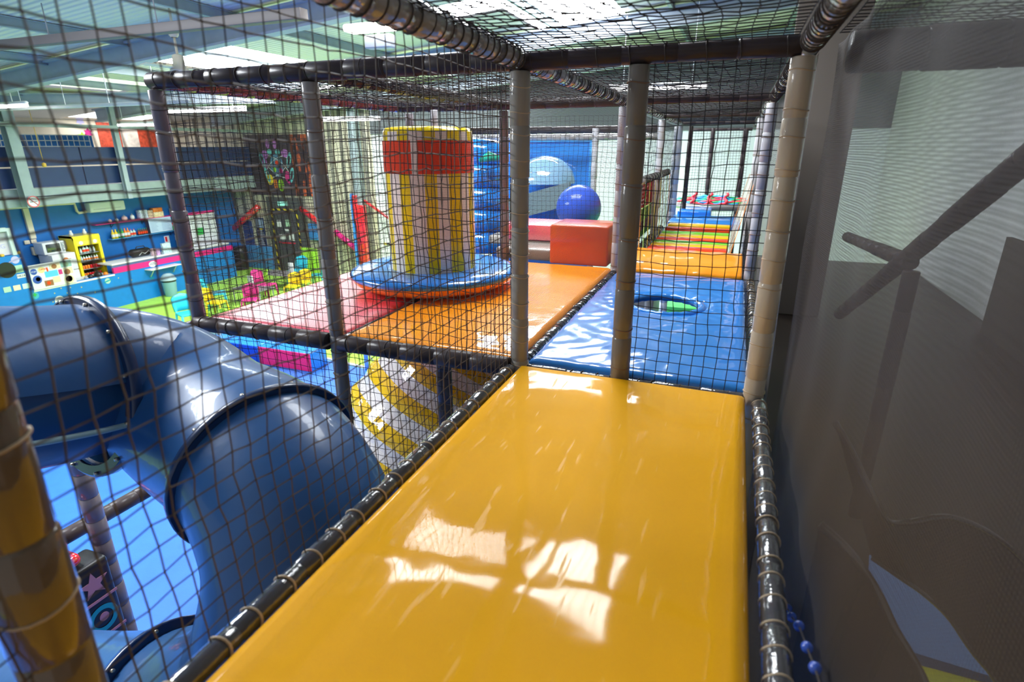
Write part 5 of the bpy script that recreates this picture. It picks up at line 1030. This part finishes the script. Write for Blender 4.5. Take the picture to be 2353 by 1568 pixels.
fx, fy = -8.88, 7.67; fn = thing('ceiling_fan', 'white three-bladed ceiling fan behind the top left corner of the cage', 'fan', (fx, fy, 6.1))
mb = MB(); mb.lathe((fx, fy, 6.52), [(.05, 0), (.075, .03), (.08, .1), (0, .1)], 16); part(mb, 'canopy', m_cream, fn); mb = MB(); mb.tube([(fx, fy, 6.25), (fx, fy, 6.55)], .02, 8); mb.tube([(fx, fy, 6.6), (fx, fy, roofz(fx))], .02, 8); part(mb, 'rod', m_cream, fn)
mb = MB(); mb.lathe((fx, fy, 5.98), [(0, 0), (.13, .01), (.15, .05), (.11, .1), (.09, .12), (.085, .27), (.05, .29), (0, .29)], 20); part(mb, 'motor', m_cream, fn)
for k in range(3):
    a = 2.6 + 2 * pi * k / 3; d_ = Vector((cos(a), sin(a), 0)); s_ = Vector((-sin(a), cos(a), .15)); c0 = Vector((fx, fy, 6.05)); mb = MB()
    mb.add([c0 + d_ * .13 - s_ * .04, c0 + d_ * .13 + s_ * .04, c0 + d_ * .65 + s_ * .07, c0 + d_ * .65 - s_ * .07] + [p + Vector((0, 0, .01)) for p in [c0 + d_ * .13 - s_ * .04, c0 + d_ * .13 + s_ * .04, c0 + d_ * .65 + s_ * .07, c0 + d_ * .65 - s_ * .07]], [[0, 1, 2, 3], [7, 6, 5, 4], [0, 4, 5, 1], [1, 5, 6, 2], [2, 6, 7, 3], [3, 7, 4, 0]], False); part(mb, 'blade', m_cream, fn)
# ---- chairs and tables
def chair_proto(m, name='kids_chair'):
    t_ = thing(name, '', 'chair', (0, 0, 0)); mb = MB()
    mb.rbox((-.17, -.17, .30), (.17, .17, .335), .015); part(mb, 'seat', m, t_)
    mb = MB(); vs = []
    pts = [(-.17, .14), (-.18, .17), (-.1, .19), (0, .195), (.1, .19), (.18, .17), (.17, .14)]
    for z, w_ in ((.34, .95), (.45, 1.0), (.58, 1.0), (.66, .8)): vs += [(x * w_, y + (z - .34) * .15, z - (abs(x) * .25 if z > .6 else 0)) for x, y in pts]
    n = 7; vs2 = [(x, y + .018, z) for x, y, z in vs]; fs = [[j * n + i, j * n + i + 1, (j + 1) * n + i + 1, (j + 1) * n + i] for j in range(3) for i in range(n - 1)]
    K = len(vs); bd = list(range(n)) + [j * n + n - 1 for j in range(1, 4)] + [3 * n + i for i in range(n - 2, -1, -1)] + [j * n for j in (2, 1)]
    mb.add(vs + vs2, fs + [[K + q for q in f[::-1]] for f in fs] + [[bd[i], bd[(i + 1) % len(bd)], K + bd[(i + 1) % len(bd)], K + bd[i]] for i in range(len(bd))], True); part(mb, 'backrest', m, t_)
    for x in (-.15, .15):
        for y in (-.15, .15): mb = MB(); mb.tube([(x, y, .31), (x * 1.2, y * 1.2, 0.0)], [.022, .016], 8); part(mb, 'leg', m, t_)
    return t_
PROTO = {}
def chair(kind, label, x, y, rz, sc=1.0):
    mm = {'cyan': m_cyan, 'lime': m_lime, 'yellow': m_yel, 'magenta': m_magenta, 'teal': m_teal, 'green': m_green, 'orange': m_oj}[kind]
    if kind not in PROTO: PROTO[kind] = o_ = chair_proto(mm); o_.location = (x, y, 0); o_.rotation_euler = (0, 0, rz); o_['label'] = label
    else: o_ = copy_thing(PROTO[kind], (x, y, 0), label, rz)
    o_.scale = (sc,) * 3; o_['group'] = 'small plastic chairs'; return o_
for a in [('cyan', 'tall cyan plastic chair just right of the leftmost padded post', -14.9, 12.75, 2.4, 1.5), ('yellow', 'yellow plastic chair in front of the cyan one near the leftmost post', -14.2, 12.1, 1.9, 1.3), ('magenta', 'maroon-pink plastic chair right of the yellow one by the pink mat edge', -13.5, 12.7, .6, 1.3),
          ('lime', 'lime plastic chair at the middle table behind the pink mat', -14.9, 14.5, -.7, 1.3), ('magenta', 'magenta plastic chair seen side-on at the middle table', -14.3, 14.2, 1.7, 1.5), ('yellow', 'yellow plastic chair at the middle table behind the pink mat', -13.55, 14.6, .3, 1.25),
          ('yellow', 'yellow plastic chair in front of the hazard taped door', -13.7, 15.3, .3, 1.2), ('cyan', 'cyan plastic chair in front of the hazard taped door', -14.9, 16.4, 0, 1.5), ('cyan', 'cyan chair standing on the lime floor left of the cage', -13.75, 10.75, 1.2, 1.5),
          ('teal', 'dark teal chair beside the yellow one at the far right table', -13.9, 16.3, -1.1, 1.3)]: chair(a[0], a[1], a[2], a[3], a[4], a[5])
kinds = ['lime', 'teal', 'green', 'yellow', 'teal', 'lime', 'green', 'teal', 'magenta', 'orange', 'yellow', 'teal']
spots = ['leftmost', 'second from the left', 'third from the left', 'fourth from the left', 'fifth from the left', 'sixth from the left', 'sixth from the right', 'fifth from the right', 'fourth from the right', 'third from the right', 'second from the right', 'rightmost']
for k, kd in enumerate(kinds): chair(kd, '%s chair beyond the foam benches, %s of the row' % (kd, spots[k]), -12.5 + k * .47, 11.1 + .05 * (k % 2), 3.1 + .3 * H(k, 3), 1.1)
def table(label, x, y, w_, d_, h_, m_):
    t_ = thing('low_table', label, 'table', (x, y, 0)); mb = MB(); mb.rbox((x - w_ / 2, y - d_ / 2, h_ - .03), (x + w_ / 2, y + d_ / 2, h_), .015); part(mb, 'tabletop', m_, t_)
    for sx in (-1, 1):
        for sy in (-1, 1): mb = MB(); mb.tube([(x + sx * (w_ / 2 - .06), y + sy * (d_ / 2 - .06), h_ - .03), (x + sx * (w_ / 2 - .06), y + sy * (d_ / 2 - .06), 0)], .02, 6); part(mb, 'leg', m_grey, t_)
m_tt = mat('grey_tabletop', (.16, .15, .15), .4)
table('dark grey low table at the left among the coloured chairs', -14.3, 13.65, 1.2, .7, .5, m_tt); table('dark grey low table in the middle in front of the hazard taped door', -14.9, 15.6, 1.5, .8, .55, m_tt)
for x, y, lb in ((-14.3, 13.6, 'white folded card on the left dark grey table'), (-14.6, 15.8, 'white pillar-like card on the middle dark grey table')): mb = MB(); mb.rbox((x - .1, y - .02, .5 if y < 14 else .55), (x + .1, y + .02, .9), .005); tag(mb.build('table_card', m_white), lb, 'card')
# foam benches under the deck
def bench(label, m_side, m_front, x0, x1, y0, y1):
    t_ = thing('foam_bench', label, 'foam bench', (x0, y0, .03)); mb = MB(); mb.rbox((x0, y0 + .02, .03), (x1, y1, .46), .02); part(mb, 'block', m_side, t_); mb = MB(); mb.rbox((x0 + .005, y0, .035), (x1 - .005, y0 + .022, .45), .004); part(mb, 'front_face', m_front, t_)
m_bb = vinyl('bench_blue_vinyl', (.03, .24, .75), .3, .5); m_bd = vinyl('bench_dark_blue_vinyl', (.01, .06, .5), .3, .5)
bench('all blue foam bench under the deck, left of the pink fronted one', m_bb, m_bd, -11.45, -9.93, 9.30, 9.85); bench('blue foam bench with a hot pink front under the deck', m_bb, mat('hot_pink_vinyl', (.80, .015, .14), .4), -9.90, -8.42, 9.32, 9.88)
mb = MB(); mb.tube([(-12.95, 10.68, .05), (-7.35, 9.93, .05), (-7.15, 11.1, .05)], .03, 6); tag(mb.build('mat_edge_rope', m_white), 'white rope edging along the far side of the blue floor mat', 'rope')
ea = thing('easel_frame', 'small folding grey frame standing behind the blue floor mat edge', 'frame', (-7.9, 10.5, 0)); 
for p_, q_ in (((-8.4, 10.3, 0), (-8.0, 10.6, .35)), ((-7.5, 10.4, 0), (-8.0, 10.6, .35)), ((-8.3, 10.9, 0), (-8.0, 10.6, .35))): mb = MB(); mb.tube([p_, q_], .02, 6); part(mb, 'strut', m_grey, ea)
post('pale blue slim post rising from the far corner of the blue floor mat', -7.35, 9.9, 0.04, 2.4, m=mat('pale_blue_sleeve', (.12, .3, .65), .4), ties=0, r=.05)
# ---- lights
